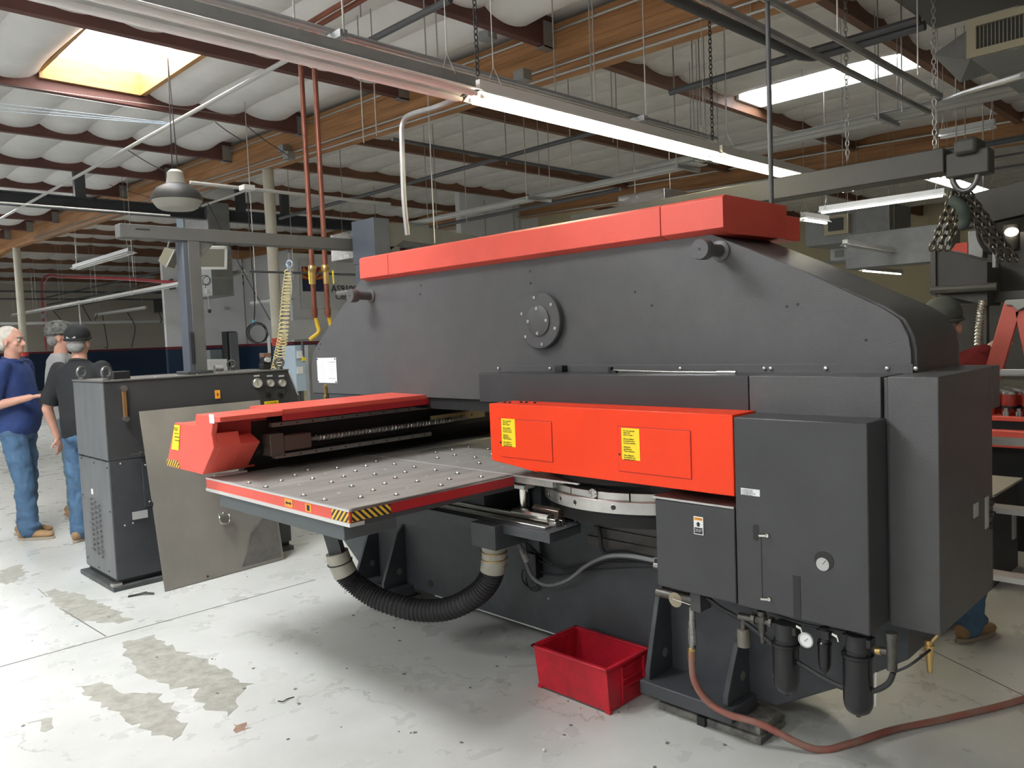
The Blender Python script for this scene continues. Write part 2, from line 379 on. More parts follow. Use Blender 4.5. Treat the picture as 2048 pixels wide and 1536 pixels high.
# skylights: timber curb, deck opening and a daylit dome
n=0
for (x0,x1,y0,y1) in ((2.66,3.80,YK[7]+.10,YK[8]-.06),(9.55,10.2,YK[5]+.05,YK[6]-.05),(-.55,.5,YK[5]+.15,YK[6]-.2)):
    n+=1; z=zr((y0+y1)/2); hh=.17 if n==1 else .08
    wq=thing('window_and_fill_%d'%n,None,None,(x0,y0,z+.3)); tag(wq,kind='structure')
    MB().box((x0,y0,z-.10),(x1,y0+.04,z+hh+.04)).box((x0,y1-.04,z-.10),(x1,y1,z+hh+.04)).box((x0,y0,z-.02),(x0+.04,y1,z+hh+.04)).box((x1-.06,y0,z-.10),(x1,y1,z+hh+.04)).build('skylight_and_fill_curb',curbm if n==1 else ins,wq)
    MB().box((x0+.04,(y0+y1)/2+.35,z+hh-.02),(x1-.04,(y0+y1)/2+.37,z+hh)).build('skylight_mullion',white,wq)
    MB().box((x0-.03,y0-.03,z+hh),(x1+.03,y1+.03,z+hh+.03)).build('skylight_and_fill_panel',[skysoft,skymid,skyem][n-1],wq)
# made-up skylight panels, out of sight, added to brighten hall and ceiling
for (x,y) in ((2.7,18.2),(2.7,27.4),(-3.9,4.3),(-3.9,-.5),(-7.5,4.3),(-3.9,18.2),(-3.9,27.4),(17.5,13.3)):
    n+=1; wq=thing('window_and_fill_%d'%n,None,None,(x,y,zr(y))); tag(wq,kind='structure')
    MB().box((x-.5,y-.55,zr(y)-.24),(x+.5,y+.55,zr(y)-.21)).build('skylight_and_fill_panel',skyem,wq)
    MB().box((x-.55,y-.6,zr(y)-.22),(x+.55,y+.6,zr(y)-.1)).build('skylight_and_fill_curb',curbm,wq)


def wainscot(p,q,h,wm,name,zt=4.6,n=None):
    """wall with navy base, maroon stripe; p,q floor points; thickness behind"""
    p=V((*p,0));q=V((*q,0)); d=(q-p).normalized(); nn=d.cross(V((0,0,1)))  # towards camera side flipped below
    if nn.dot(V((CP.x,CP.y,0))-p)<0: nn=-nn
    def slab(z0,z1,off,m,nm,par):
        a=p+nn*off; b=q+nn*off; c=q-nn*.15; e=p-nn*.15
        return MB().prism([(v.x,v.y) for v in (a,b,c,e)],'z',z0,z1).build(nm,m,par)
    if h: 
        W=slab(h,zt,0,wm,name,None); tag(W,kind='structure')
        slab(0,h-.04,.005,navy,'wainscot',W); slab(h-.04,h+.04,.01,stripe,'stripe',W)
    else: W=slab(0,zt,0,wm,name,None); tag(W,kind='structure')
    return W
wainscot((-12,38),(26,38),1.62,tan,'wall_far',4.75)
wainscot((9.3,24),(11.80,24),1.56,whitew,'wall_office_front',4.3)
wainscot((11.84,24),(11.84,21.1),1.56,greyw,'wall_office_side',4.3)  # shaded face of the white office, its shade painted in as grey
wainscot((11.82,21),(22,21),1.56,whitew,'wall_office_banner',4.2)
YM=13.2; pm=at(922,470,y=YM); pb=at(1077,460,y=YM); pe=at(1250,450,y=YM)
wh=wainscot((pm.x,YM),(pb.x,YM),0,whitew,'wall_middle_white',zr(YM))
be=wainscot((pb.x,YM),(pe.x+5,YM),0,beige,'wall_middle_beige',zr(YM)-.1)
for px in (970,1028,1040): 
    q=at(px,440,y=YM-.02); box('wall_seam',(q.x-.012,YM-.03,2.4),(q.x+.012,YM,4.6),greyw,wh)
wainscot((-12,-6.5),(24,-6.5),0,tan,'wall_light_block',4.3)  # unseen wall, added to block the fill light from this side
wr=wainscot((24,-8),(24,21),0,beige,'wall_right',4.7)
MB().box((23.9,-8,3.3),(24,21,3.42)).build('wall_band',greyw,wr)

def column(px,py,label,r=.085,x=6.1):
    p=at(px,py,x=x); t=thing('steel_column',label,'column',(p.x,p.y,0))
    MB().cyl((p.x,p.y,1.62),(p.x,p.y,zr(p.y)-.52),r,20).build('shaft',cream,t)
    MB().cyl((p.x,p.y,1.5),(p.x,p.y,1.62),r+.003,20).build('red_band',mat('red_band_paint',(.6,.05,.03),.5),t)
    MB().cyl((p.x,p.y,0),(p.x,p.y,1.5),r+.001,20).build('navy_base',navy,t)
    return p,t
pc,ct=column(535,330,'cream round steel column with red band and navy base behind the coiled yellow hose')
column(36,540,'distant cream round column beyond the man in the blue polo',.10)

# ------------------------------------------------------------ the punch press
PP=thing('turret_punch_press','large charcoal and red turret punch press filling the middle of the hall','machine',(2.87,2.6,0))
up=[(.87,1.19),(.87,1.40),(.878,1.45),(.905,1.505),(.96,1.545),(1.24,1.688),(1.6,1.86),(3.90,1.86),(4.09,1.735),(4.43,1.49),(4.48,1.44),(4.505,1.36),(4.505,1.19)]
fr=MB().prism([(4.505,.45),(4.505,1.19),(4.0,1.19),(4.0,.80),(.9,.80),(.9,.40),(1.11,.25),(1.36,.1),(4.0,.1),(4.11,.17)][::-1],'x',2.65,3.08)
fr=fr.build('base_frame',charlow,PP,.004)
MB().prism(up,'x',2.662,3.09).build('upper_frame',char,PP,.003)
up2=[(y+(.012 if y<1 else 0),z) if z>1.2 else (y+(.012 if y<1 else 0),z) for y,z in up]
sp=MB().prism(up2,'x',2.645,2.66).build('side_panel',char,PP,.002)
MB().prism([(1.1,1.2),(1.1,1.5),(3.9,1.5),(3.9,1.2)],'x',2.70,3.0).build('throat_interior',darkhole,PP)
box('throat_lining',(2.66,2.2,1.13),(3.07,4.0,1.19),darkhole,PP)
for (y,z) in ((3.34,1.79),(3.35,1.745),(2.53,1.795),(2.53,1.74),(1.94,1.66),(1.86,1.6),(1.29,1.565),(1.25,1.57),(4.40,1.47),(4.38,1.5),(1.02,1.44)):
    MB().cyl((2.648,y,z),(2.6435,y,z),.006,8).build('plugged_hole',ink,PP)
# red top cover in butted lengths
def caplen(y0,y1,nm='top_cover_section'):
    return MB().prism([(2.60,1.865),(2.60,1.975),(2.615,1.985),(3.10,1.985),(3.10,1.85),(2.66,1.845)],'y',y0,y1).build(nm,cred,PP,.0015)
red_top=cred
caplen(3.566,3.838); caplen(1.780,3.562); caplen(1.506,1.776)
MB().box((3.10,1.52,1.85),(3.25,3.6,1.95)).build('rear_cover',cred,PP,.004)
# lifting bosses
for (y,z) in ((3.80,1.765),(1.545,1.785)):
    MB().lathe([(.038,0),(.038,.012),(.024,.016),(.022,.10),(.036,.104),(.038,.112),(.038,.145),(.035,.15),(.0,.15)],(2.648,y,z),(-1,0,0),28).build('lifting_boss',char,PP)
    MB().cyl((2.499,y,z),(2.4965,y,z),.005,8).build('boss_centre',ink,PP)
fg=MB().lathe([(.128,0),(.128,.028),(.124,.032),(0,.032)],(2.645,2.46,1.565),(-1,0,0),48).build('bearing_flange',char,PP)
MB().lathe([(.07,0),(.07,.006),(.067,.008),(0,.008)],(2.613,2.46,1.565),(-1,0,0),40).build('inner_disc',char,fg)
for R,n,a0 in ((.108,6,.35),(.056,4,0)):
    for i in range(n):
        a=a0+2*PI*i/n; y=2.46+R*math.cos(a);z=1.565+R*math.sin(a); x=2.613 if R>.1 else 2.605
        MB().lathe([(.0075,0),(.0075,.004),(.003,.004),(.003,.001),(0,.001)],(x,y,z),(-1,0,0),10).build('socket_bolt',brite,fg)
# mounting strip under the panel with bolts
st=box('mounting_strip',(2.636,.875,1.330),(2.645,2.73,1.362),char,PP,.001)
for px in (997,1100,1361,1529,1542,1652,1775,1832):
    p=at(px,737,x=2.636); MB().lathe([(.008,0),(.007,.005),(.004,.007),(0,.007)],(2.636,p.y,1.347),(-1,0,0),10).build('button_head_bolt',steel,st)
bl=at(1117,734,x=2.6); box('hose_bracket',(2.60,bl.y-.02,1.332),(2.636,bl.y+.025,1.362),rubber,PP,.003)
a=at(1222,744,x=2.56); b=at(1472,746,x=2.56)
kn=MB().tube(bez([(2.56,a.y,1.345),(2.56,a.y-.08,1.343),(2.56,(a.y+b.y)/2,1.339),(2.56,b.y+.07,1.338)],16),.0035,8).cyl((2.56,b.y+.075,1.338),(2.56,b.y,1.338),.007,10).build('grease_whip',brite,PP)
MB().box((2.55,a.y-.005,1.33),(2.57,a.y+.008,1.358)).box((2.552,a.y-.03,1.333),(2.568,a.y,1.345)).build('whip_holder',rubber,PP)
# ledge cover over the turret side
le=box('ledge_cover',(2.45,1.340,1.205),(2.64,2.70,1.333),charp,PP,.002)
le2=box('ledge_cover',(2.45,.905,1.205),(2.64,1.336,1.333),char,PP,.002)
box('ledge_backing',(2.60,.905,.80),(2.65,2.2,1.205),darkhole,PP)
eh=MB().box((2.45,.745,.575),(2.995,.885,1.334)).box((2.995,.745,1.19),(3.09,.885,1.334)).box((2.46,.887,.575),(2.64,.90,1.33)).build('end_housing',char,PP,.003)
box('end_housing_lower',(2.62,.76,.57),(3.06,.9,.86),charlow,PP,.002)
sd=MB().box((2.78,.7435,.86),(2.83,.745,.905)).build('nameplate',greyl,eh); 
box('nameplate',(2.905,.7435,.80),(2.945,.745,.905),greyl,eh)
MB().cyl((2.965,.744,.80),(2.965,.735,.80),.012,10).cyl((2.965,.744,.84),(2.965,.73,.84),.010,10).cyl((2.965,.744,.88),(2.965,.735,.88),.012,10).build('side_valve',rubber,eh)
# red turret cover
rc=MB().prism([(2.475,1.216),(1.316,1.216),(1.316,.947),(2.20,.947),(2.459,.968),(2.475,.985)],'x',2.30,2.45).build('turret_cover',red,PP,.003)
MB().prism([(2.478,.975),(2.20,.945),(2.42,.995)],'x',2.297,2.32).build('cover_lip',red,rc)
for (y0,y1,z0,z1) in ((2.115,2.414,.993,1.153),(1.476,1.784,.989,1.153)):
    d=box('access_door',(2.2965,y0,z0),(2.301,y1,z1),red,rc,.0012)
    g=MB()
    for a,b in (((y0-.0025,z0-.0025),(y1+.0025,z0)),((y0-.0025,z1),(y1+.0025,z1+.0025)),((y0-.0025,z0),(y0,z1)),((y1,z0),(y1+.0025,z1))): g.box((2.2993,a[0],a[1]),(2.3005,b[0],b[1]))
    g.build('door_gap',dkred,rc)
    MB().cyl((2.298,y1-.006,(z0+z1)/2-.02),(2.294,y1-.006,(z0+z1)/2-.02),.004,8).build('door_latch',ink,d)
msg='Do not operate\nwhen the\ndoor is open\n\nNe pas utiliser\nla machine avec\nla porte ouverte\n\nNicht bei\ngeoeffneter\nTuere arbeiten\n\nNon utilizzare\nla macchina con\nsportello aperto'
for (y1,y0,z1,z0) in ((2.40,2.318,1.156,1.038),(1.767,1.686,1.150,1.034)):
    s=box('warning_sticker',(2.2955,y0,z0),(2.2968,y1,z1),yel,rc); 
    text('sticker_text',msg,(2.2953,y1-.010,z1-.006),UX,UZ,.0079,ink,s,.0003)
for y in (2.43,2.40,2.36,2.33,2.28): MB().ball((2.35+.03*(y<2.39),y,1.218),(.007,.007,.005),8,5).build('cover_screw',rubber,rc)
# lower gap behind cover
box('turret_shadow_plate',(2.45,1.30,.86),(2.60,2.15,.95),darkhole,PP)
# black control cabinet
bc=MB().box((2.30,.888,.585),(2.452,1.313,1.209)).build('pneumatic_cabinet',charp,PP,.004)
MB().box((2.2985,1.2235,.62),(2.3005,1.2255,.84)).build('door_seam',ink,bc)
def latch(px,py):
    p=at(px,py,x=2.3); MB().cyl((2.30,p.y,p.z),(2.288,p.y,p.z),.006,10).bar((2.287,p.y+.002,p.z),(2.287,p.y+.026,p.z-.003),.007,.006).build('latch_handle',brite,bc)
latch(1537,1070); latch(1541,1197)
p=at(1512,1065,x=2.3)
MB().prism([(p.y+.010*math.cos(a),p.z+(.017 if math.sin(a)>0 else -.017)+.010*math.sin(a)) for a in [2*PI*i/20+.01 for i in range(20)]],'x',2.2985,2.3).build('slot_opening',ink,bc)
p=at(1594,1193,x=2.3); box('slot_window',(2.2985,p.y-.012,.589),(2.3,p.y+.012,.722),ink,bc)
p=at(1648,1122,x=2.3)
ga=MB().lathe([(.030,0),(.030,.0015),(0,.0015)],(2.30,p.y,p.z),(-1,0,0),32).build('gauge_port',ink,bc)
MB().lathe([(.020,0),(.020,.002),(0,.002)],(2.2983,p.y+.003,p.z-.010),(-1,0,0),28).build('gauge_dial',greyl,ga)
MB().bar((2.2958,p.y+.003,p.z-.010),(2.2958,p.y-.006,p.z+.003),.0015,.001).build('needle',ink,ga)
p=at(1482,976,x=2.3); s=box('motor_label',(2.2985,p.y-.066,p.z-.021),(2.30,p.y,p.z+.001),paper,bc)
text('label_text','C-AXIS MOTOR\nMOTORE ASSE C\nC-ACHSEN-MOTOR\nMOTEUR AXE C',(2.2983,p.y-.004,p.z-.0015),UX,UZ,.0054,ink,s,.0002)
# small cabinet to its left
sc=MB().box((2.303,1.319,.587),(2.47,1.632,.903)).build('junction_cabinet',charp,PP,.004)
MB().box((2.299,1.319,.905),(2.47,1.640,.912)).build('cabinet_lip',steel,sc)
p=at(1387,1032,x=2.3); s=box('caution_label',(2.3,p.y-.037,p.z-.062),(2.3022,p.y,p.z),paper,sc)
box('label_header',(2.2995,p.y-.034,p.z-.013),(2.3005,p.y-.003,p.z-.003),ora,s)
text('label_word','CAUTION',(2.2993,p.y-.006,p.z-.005),UX,UZ,.0062,ink,s,.0002)
yc=p.y-.018; MB().prism([(yc-.009,p.z-.026),(yc,p.z-.017),(yc+.009,p.z-.026),(yc+.005,p.z-.026),(yc+.005,p.z-.034),(yc-.005,p.z-.034),(yc-.005,p.z-.026)],'x',2.2993,2.3003).build('label_arrow',ink,s)
q=box('label_black',(2.2993,p.y-.034,p.z-.059),(2.3003,p.y-.003,p.z-.038),ink,s)
text('label_note','Take down\nand hold',(2.2990,p.y-.006,p.z-.041),UX,UZ,.0062,paper,s,.0002)
# turret
TC=(2.85,2.0)
def ring(r0,z0,z1,nm,m,bev=.002): return MB().lathe([(r0-.01,z0-z0),(r0,.004),(r0,z1-z0-.003),(r0-.003,z1-z0),(0,z1-z0)],(TC[0],TC[1],z0),(0,0,1),96).build(nm,m,PP)
tl=ring(.50,.80,.853,'lower_turret_disc',steel)
for a in (150,163,174,195,222,240):
    t=math.radians(a); c=(TC[0]+.4985*math.cos(t),TC[1]+.4985*math.sin(t),.828); d=(math.cos(t),math.sin(t),0)
    MB().lathe([(.0115,-.001),(.0115,.0025),(.010,.003),(.009,.002)],c,d,16).build('bore_rim',brite,tl); MB().lathe([(.0095,0),(.0095,.0023),(0,.0023)],c,d,14).build('index_bore',ink,tl)
a0=math.radians(120)
for i in range(12):
    a=a0+i*math.radians(16.5); b=a+math.radians(15.9); pts=[]
    for k in range(9):
        t=a+(b-a)*k/8; pts.append((TC[0]+.485*math.cos(t),TC[1]+.485*math.sin(t)))
    for k in range(9):
        t=b-(b-a)*k/8; pts.append((TC[0]+.40*math.cos(t),TC[1]+.40*math.sin(t)))
    MB().prism(pts,'z',.853,.882).build('tool_station_segment',steel,tl,.001)
t=math.radians(184); c=(TC[0]+.486*math.cos(t),TC[1]+.486*math.sin(t),.872)
MB().lathe([(.020,0),(.020,.006),(.010,.007),(.010,.003),(0,.003)],c,(math.cos(t),math.sin(t),0),20).build('index_knob',steel,tl)
for i in range(6):
    an=i*PI/3; x,y,z=basis(V((math.cos(t),math.sin(t),0))); q=V(c)+z*.006+(x*math.cos(an)+y*math.sin(an))*.015; MB().ball(q,.0045,8,5).build('knob_screw',brite,tl)
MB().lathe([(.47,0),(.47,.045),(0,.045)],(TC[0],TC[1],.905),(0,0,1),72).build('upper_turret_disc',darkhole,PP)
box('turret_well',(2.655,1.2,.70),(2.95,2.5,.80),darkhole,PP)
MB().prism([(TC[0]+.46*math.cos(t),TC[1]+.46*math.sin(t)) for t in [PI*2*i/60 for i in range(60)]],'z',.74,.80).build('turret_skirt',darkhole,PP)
for (y0,y1,z0,z1) in ((1.86,2.16,.655,.70),(1.86,2.20,.61,.652),(1.86,2.24,.565,.607)): box('grease_stained_plate',(2.64,y0,z0),(2.655,y1,z1),mat('oily_paint',(.075,.068,.06),.35,var=.4,vs=12),PP,.001)
box('turret_support',(2.50,2.38,.66),(2.56,2.43,.86),charlow,PP)
MB().cyl((2.44,2.425,.75),(2.44,2.425,.83),.022,24).build('clamp_cylinder',brite,PP); box('cylinder_cap',(2.405,2.39,.832),(2.475,2.46,.852),steel,PP,.002)
# feet
def foot(y0,y1,gy,holes=True,ys=None):
    f=MB().box((2.47,y0,.065),(2.66,y1,.12)).build('foot_plate',charlow,PP,.004)
    for g in gy:
        MB().prism([(2.49,.12),(2.49,.158),(2.60,.42),(2.66,.47),(2.66,.12)] if gy[0]>2.5 else [(2.49,.12),(2.49,.158),(2.575,.33 if g<1.7 else .45),(2.66,.37 if g<1.7 else .55),(2.66,.12)],'y',g,g+.022).build('gusset',charlow,f,.003)
        MB().cyl((2.60,g-.0006,.20),(2.60,g+.0226,.20),.018,18).build('gusset_hole',mat('hole_grey',(.16,.16,.15),.6),f)
    ys=ys or (y0-.06,y1-.1)
    MB().box((2.52,ys[0],.0),(2.70,ys[1],.028)).box((2.535,ys[0]+.01,.028),(2.70,ys[1]-.01,.06)).build('levelling_shoe',mat('scuffed_shoe_paint',(.06,.062,.065),.55,var=.7,vs=25,c2=(.22,.21,.18)),f,.003)
    MB().box((2.505,(ys[0]+ys[1])/2,.0),(2.53,(ys[0]+ys[1])/2+.035,.035)).build('shoe_wedge',black,f,.002)
    MB().cyl((2.55,(y0+y1)/2,.119),(2.55,(y0+y1)/2,.1215),.014,16).build('anchor_hole',ink,f)
foot(1.445,1.85,(1.47,1.815),ys=(1.36,1.80)); foot(3.54,3.90,(3.60,3.865),ys=(3.52,3.92))
for (y,z,r) in ((2.04,.156,.022),(3.385,.16,.020)): MB().lathe([(r,0),(r,.0015),(0,.0015)],(2.65,y,z),(-1,0,0),24).build('frame_bore',ink,fr)
MB().box((2.648,2.3,.098),(2.652,3.35,.104)).build('bottom_gap_light',alum,fr)  # pale strip standing in for light through the gap under the frame
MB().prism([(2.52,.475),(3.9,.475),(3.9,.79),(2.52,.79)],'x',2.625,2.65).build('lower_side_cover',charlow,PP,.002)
# carriage across the table
CG=MB().prism([(3.57,.93),(3.47,1.0),(3.50,1.15),(3.60,1.17),(3.62,1.13),(3.95,1.12),(3.97,.93)],'x',1.72,3.9).build('carriage_beam',darkhole,PP)
ec=MB().prism([(3.551,.927),(3.411,1.061),(3.428,1.121),(3.405,1.175),(3.33,1.178),(3.33,1.200),(3.58,1.203),(3.60,1.150),(3.83,1.152),(3.969,.931)],'x',1.495,1.52).build('carriage_end_cap',cred,PP,.002)
MB().prism([(3.551,.927),(3.411,1.061),(3.428,1.121),(3.60,1.12),(3.83,1.15),(3.969,.931)],'x',1.52,1.62).build('end_cap_body',cred,ec,.002)
MB().prism([(1.62,.927),(1.755,.927),(1.755,1.06),(1.735,1.09),(1.62,1.10)],'y',3.56,3.66).build('end_cap_shell',cred,ec,.002)
MB().add([(1.62,3.551,.927),(1.62,3.411,1.061),(1.62,3.428,1.10),(1.62,3.6,1.10),(1.71,3.551,.927),(1.715,3.411,1.061),(1.70,3.47,1.10),(1.70,3.6,1.10)],[(0,1,2,3),(4,5,6,7),(0,1,5,4),(1,2,6,5),(2,3,7,6),(0,3,7,4)]).build('end_cap_nose',cred,ec,.002)
MB().prism([(3.33,1.178),(3.33,1.200),(3.58,1.203),(3.58,1.178)],'x',1.52,1.795).build('carriage_top_cover',cred,PP,.0015)
MB().prism([(3.34,1.180),(3.34,1.205),(3.66,1.210),(3.66,1.180)],'x',1.797,2.70).build('carriage_top_cover',cred,PP,.0015)
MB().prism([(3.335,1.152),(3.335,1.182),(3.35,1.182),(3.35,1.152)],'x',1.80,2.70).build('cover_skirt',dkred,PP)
p=at(425,835,x=1.494); box('data_sticker',(1.492,p.y-.018,p.z-.026),(1.4945,p.y+.03,p.z+.014),paper,ec)
p=at(362,868,x=1.494)
s=MB().prism([(3.83,1.142),(3.765,1.142),(3.80,1.02),(3.885,1.02)],'x',1.492,1.4945).build('yellow_warning_sticker',yel,ec)
text('sticker_text','Keep clear of\nmoving parts\n\nTenir a l\'ecart\n\nAbstand halten\n\nTenersi lontani',(1.4915,3.835,1.132),UX,UZ,.009,ink,s,.0003)
MB().prism([(3.965,.936),(3.80,.933),(3.82,.968),(3.945,.968)],'x',1.492,1.4945).build('hazard_sticker',hz,ec)
rl=mat('linear_rail_steel',(.22,.21,.2),.4,.6)
for (y,z) in ((3.455,1.115),(3.44,.965)):
    r=box('linear_rail',(1.80,y,z),(2.75,y+.03,z+.02),rl,PP)
    for i in range(11): MB().cyl((1.85+i*.085,y-.0005,z+.01),(1.85+i*.085,y+.001,z+.01),.005,8).build('rail_hole',ink,r)
m=MB(); path=[]
for i in range(42*8):
    a=i*2*PI/8; path.append((2.02+i*.0026,3.43+.013*math.sin(a),1.04+.013*math.cos(a)))
bs=MB().cyl((1.80,3.43,1.04),(3.0,3.43,1.04),.011,14).build('ball_screw',rl,PP); m.tube(path,.0035,5).build('screw_thread',steel,bs)
box('screw_bearing_block',(1.76,3.40,.985),(1.83,3.50,1.09),mat('dark_bronze',(.10,.075,.06),.45,.4),PP,.003)
box('screw_nut_sleeve',(1.83,3.405,1.0),(1.98,3.46,1.075),mat('brown_sleeve',(.09,.05,.04),.45),PP,.006)
gp=at(860,845,y=3.45); gq=at(955,835,y=3.45)
g=box('gold_guide_plate',(gp.x,3.44,1.03),(gq.x+.05,3.45,1.075),mat('gilt_plate',(.38,.32,.18),.4,.5),PP)
for i in range(4): MB().cyl((gp.x+.05+i*.085,3.4395,1.052),(gp.x+.05+i*.085,3.441,1.052),.006,8).build('plate_hole',ink,g)
for px,py in ((628,914),(667,910)):
    q=at(px,py,z=.912); box('workpiece_clamp',(q.x-.03,q.y-.01,.902),(q.x+.05,q.y+.04,.925),rubber,PP,.002); box('clamp_tip',(q.x-.045,q.y-.015,.903),(q.x-.02,q.y+.01,.913),brite,PP)
q=at(480,942,z=.905); box('scale_strip',(1.56,3.57,.903),(1.72,3.585,.912),alum,PP)
MB().box((1.52,3.50,1.09),(1.80,3.512,1.178)).build('end_cap_recess_plate',dkred,ec)  # shade inside the recess painted in as a deeper red
box('carriage_lower_apron',(1.72,3.60,.84),(3.9,3.66,.97),darkhole,PP)
# tables
tb=MB().box((1.548,2.432,.862),(2.374,3.62,.90)).build('table_panel',tabm,PP,.001)
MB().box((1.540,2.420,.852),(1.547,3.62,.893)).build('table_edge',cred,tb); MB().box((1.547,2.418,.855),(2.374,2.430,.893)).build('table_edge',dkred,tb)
MB().box((1.538,2.418,.893),(1.550,3.62,.9012)).box((1.536,2.414,.838),(1.60,3.62,.852)).build('trim_rail',alum,tb)
MB().box((1.55,2.418,.893),(2.374,2.432,.9008)).build('trim_rail',steel,tb); MB().box((1.60,2.416,.838),(2.374,2.5,.855)).build('trim_rail',charlow,tb)
MB().box((1.5385,2.424,.853),(1.5402,2.535,.892)).build('hazard_sticker',hz,tb); MB().box((1.55,2.4165,.856),(1.72,2.4185,.892)).build('hazard_sticker',hz,tb)
for px,lab in ((577,'<=>'),(616,'!')):
    p=at(px,1005,x=1.539); w=.042 if lab!='!' else .026
    s=box('pinch_sticker',(1.5385,p.y-w/2-.01,.857),(1.5402,p.y+w/2+.01,.889),ora,tb)
    if lab=='!': MB().box((1.5378,p.y-.010,.862),(1.5386,p.y+.010,.884)).build('pictogram',ink,s)
    else: MB().prism([(p.y-.024,.873),(p.y-.012,.881),(p.y-.012,.876),(p.y+.012,.876),(p.y+.012,.881),(p.y+.024,.873),(p.y+.012,.865),(p.y+.012,.870),(p.y-.012,.870),(p.y-.012,.865)],'x',1.5378,1.5386).build('double_arrow',ink,s)
ct_=MB().box((2.385,2.20,.865),(2.66,3.415,.90)).box((2.66,2.46,.865),(3.6,3.415,.90)).build('centre_table_panel',tabm,PP,.001)
MB().box((2.385,3.425,.865),(3.6,3.62,.899)).build('rear_table_strip',tabm,PP,.001)
MB().box((2.374,2.05,.895),(2.386,3.62,.9015)).box((2.386,3.415,.895),(3.6,3.425,.9012)).build('table_joint_trim',alum,PP)
MB().box((2.386,2.14,.888),(2.56,2.20,.90)).build('table_tongue',tabm,PP)
cup=mat('ball_cup',(.03,.03,.03),.5,.3)
bb=MB().lathe([(.0125,0),(.0125,.0012),(.008,.0014)],(0,0,0),(0,0,1),14).mesh('ball_transfer',cup)
bt=MB().ball((0,0,.0015),(.0075,.0075,.0075),12,8).mesh('ball',gball)
fb=MB().lathe([(.008,0),(.008,.001),(.004,.0015)],(0,0,0),(0,0,1),10).mesh('flush_plug',alum)
xs=[1.585+.1125*i for i in range(7)]+[2.50,2.615,2.73,2.85]
for i,x in enumerate(xs):
    for j in range(8):
        y=2.50+.156*j+(.078 if i%2 and x<2.38 else 0)+(.12 if x>2.38 else 0)
        if y>3.40 or (x<1.7 and (i+j)%3==0): continue
        if (i+2*j)%4==3: link('flush_plug',fb,tb if x<2.38 else ct_,loc=(x,y,.90))
        else:
            link('ball_transfer',bb,tb if x<2.38 else ct_,loc=(x,y,.90)); link('steel_ball',bt,tb if x<2.38 else ct_,loc=(x,y,.9005))
# table support box, under-table tray, duct
box('table_support',(1.60,2.556,.753),(1.845,3.62,.838),mat('blue_grey_support_paint',(.105,.12,.125),.5,var=.1,vs=5),PP,.003)
box('support_core',(1.845,2.7,.79),(2.40,3.5,.838),charlow,PP)
box('support_arm',(2.36,2.60,.66),(2.65,3.3,.84),charlow,PP,.002)
tr=MB().prism([(2.25,2.10),(2.25,3.3),(2.62,3.3),(2.62,2.33),(2.45,2.11)],'z',.708,.715).build('scrap_tray',charlow,PP,.001)
MB().box((2.247,2.10,.676),(2.256,3.3,.716)).prism([(2.25,2.10),(2.45,2.11),(2.62,2.33),(2.6,2.34),(2.44,2.12),(2.25,2.11)],'z',.676,.716).build('tray_skirt',charlow,tr,.001)
for (x,z,w,h) in ((2.285,.715,.05,.010),(2.345,.715,.028,.03),(2.39,.715,.022,.018)):
    MB().box((x,2.16,z),(x+w,3.3,z+h)).build('slide_rail',brite,tr,.002)
MB().prism([(2.33,.735),(2.33,.752),(2.34,.762),(2.37,.762),(2.38,.752),(2.38,.735)],'y',2.19,2.40).build('slide_block',brite,tr,.001)
MB().prism([(2.40,.725),(2.40,.765),(2.42,.775),(2.45,.765),(2.45,.725)],'y',2.19,2.34).build('slide_block',mat('pinkish_steel',(.6,.48,.42),.25,1),tr,.001)
for i in range(9):
    x=random.uniform(2.36,2.52); y=random.uniform(2.13,2.22); MB().cyl((x,y,.714),(x,y,.714+random.uniform(.004,.012)),.006,6).build('loose_bolt',steel,tr)
box('adjuster_block',(2.34,2.15,.714),(2.37,2.19,.734),steel,tr,.002)
db=box('duct_box',(2.20,2.365,.612),(2.40,2.515,.716),charlow,PP,.002)
# corrugated scrap hose
hp=bez([(2.27,2.45,.60),(2.27,2.46,.50),(2.245,2.52,.40),(2.19,2.66,.31),(2.12,2.82,.285),(2.04,2.98,.32),(1.985,3.08,.38),(1.94,3.12,.45),(1.92,3.13,.53)],480)
pa=at(870,1225,x=2.1)
ch=MB().tube(hp,.05,20,[.048+.004*math.sin(i*2*PI/7) for i in range(len(hp))]).build('corrugated_hose',rubber,PP)
cf=MB().tube([hp[0]+V((0,0,.03)),hp[26],hp[64]],.055,24,[.052,.054,.055]).build('hose_cuff',cuffm,ch); MB().torus(hp[10],.055,.003,hp[10]-hp[0]).torus(hp[29],.056,.003,hp[29]-hp[16]).build('cuff_clamp',brass,ch)
e=len(hp)-1; MB().tube([hp[e-70],hp[e-26],hp[e]+(hp[e]-hp[e-10])],.055,24,[.055,.054,.052]).build('hose_cuff',cuffm,ch); MB().torus(hp[e-26],.056,.003,hp[e]-hp[e-26]).build('cuff_clamp',rubber,ch)
MB().prism([(-.03,-.03),(.03,-.03),(.03,.03),(-.03,.03)],'z',0,.01)
MB().bar(hp[e]+V((0,0,.0)),(1.80,3.02,.78),.06,.05).build('duct_neck',charlow,PP)
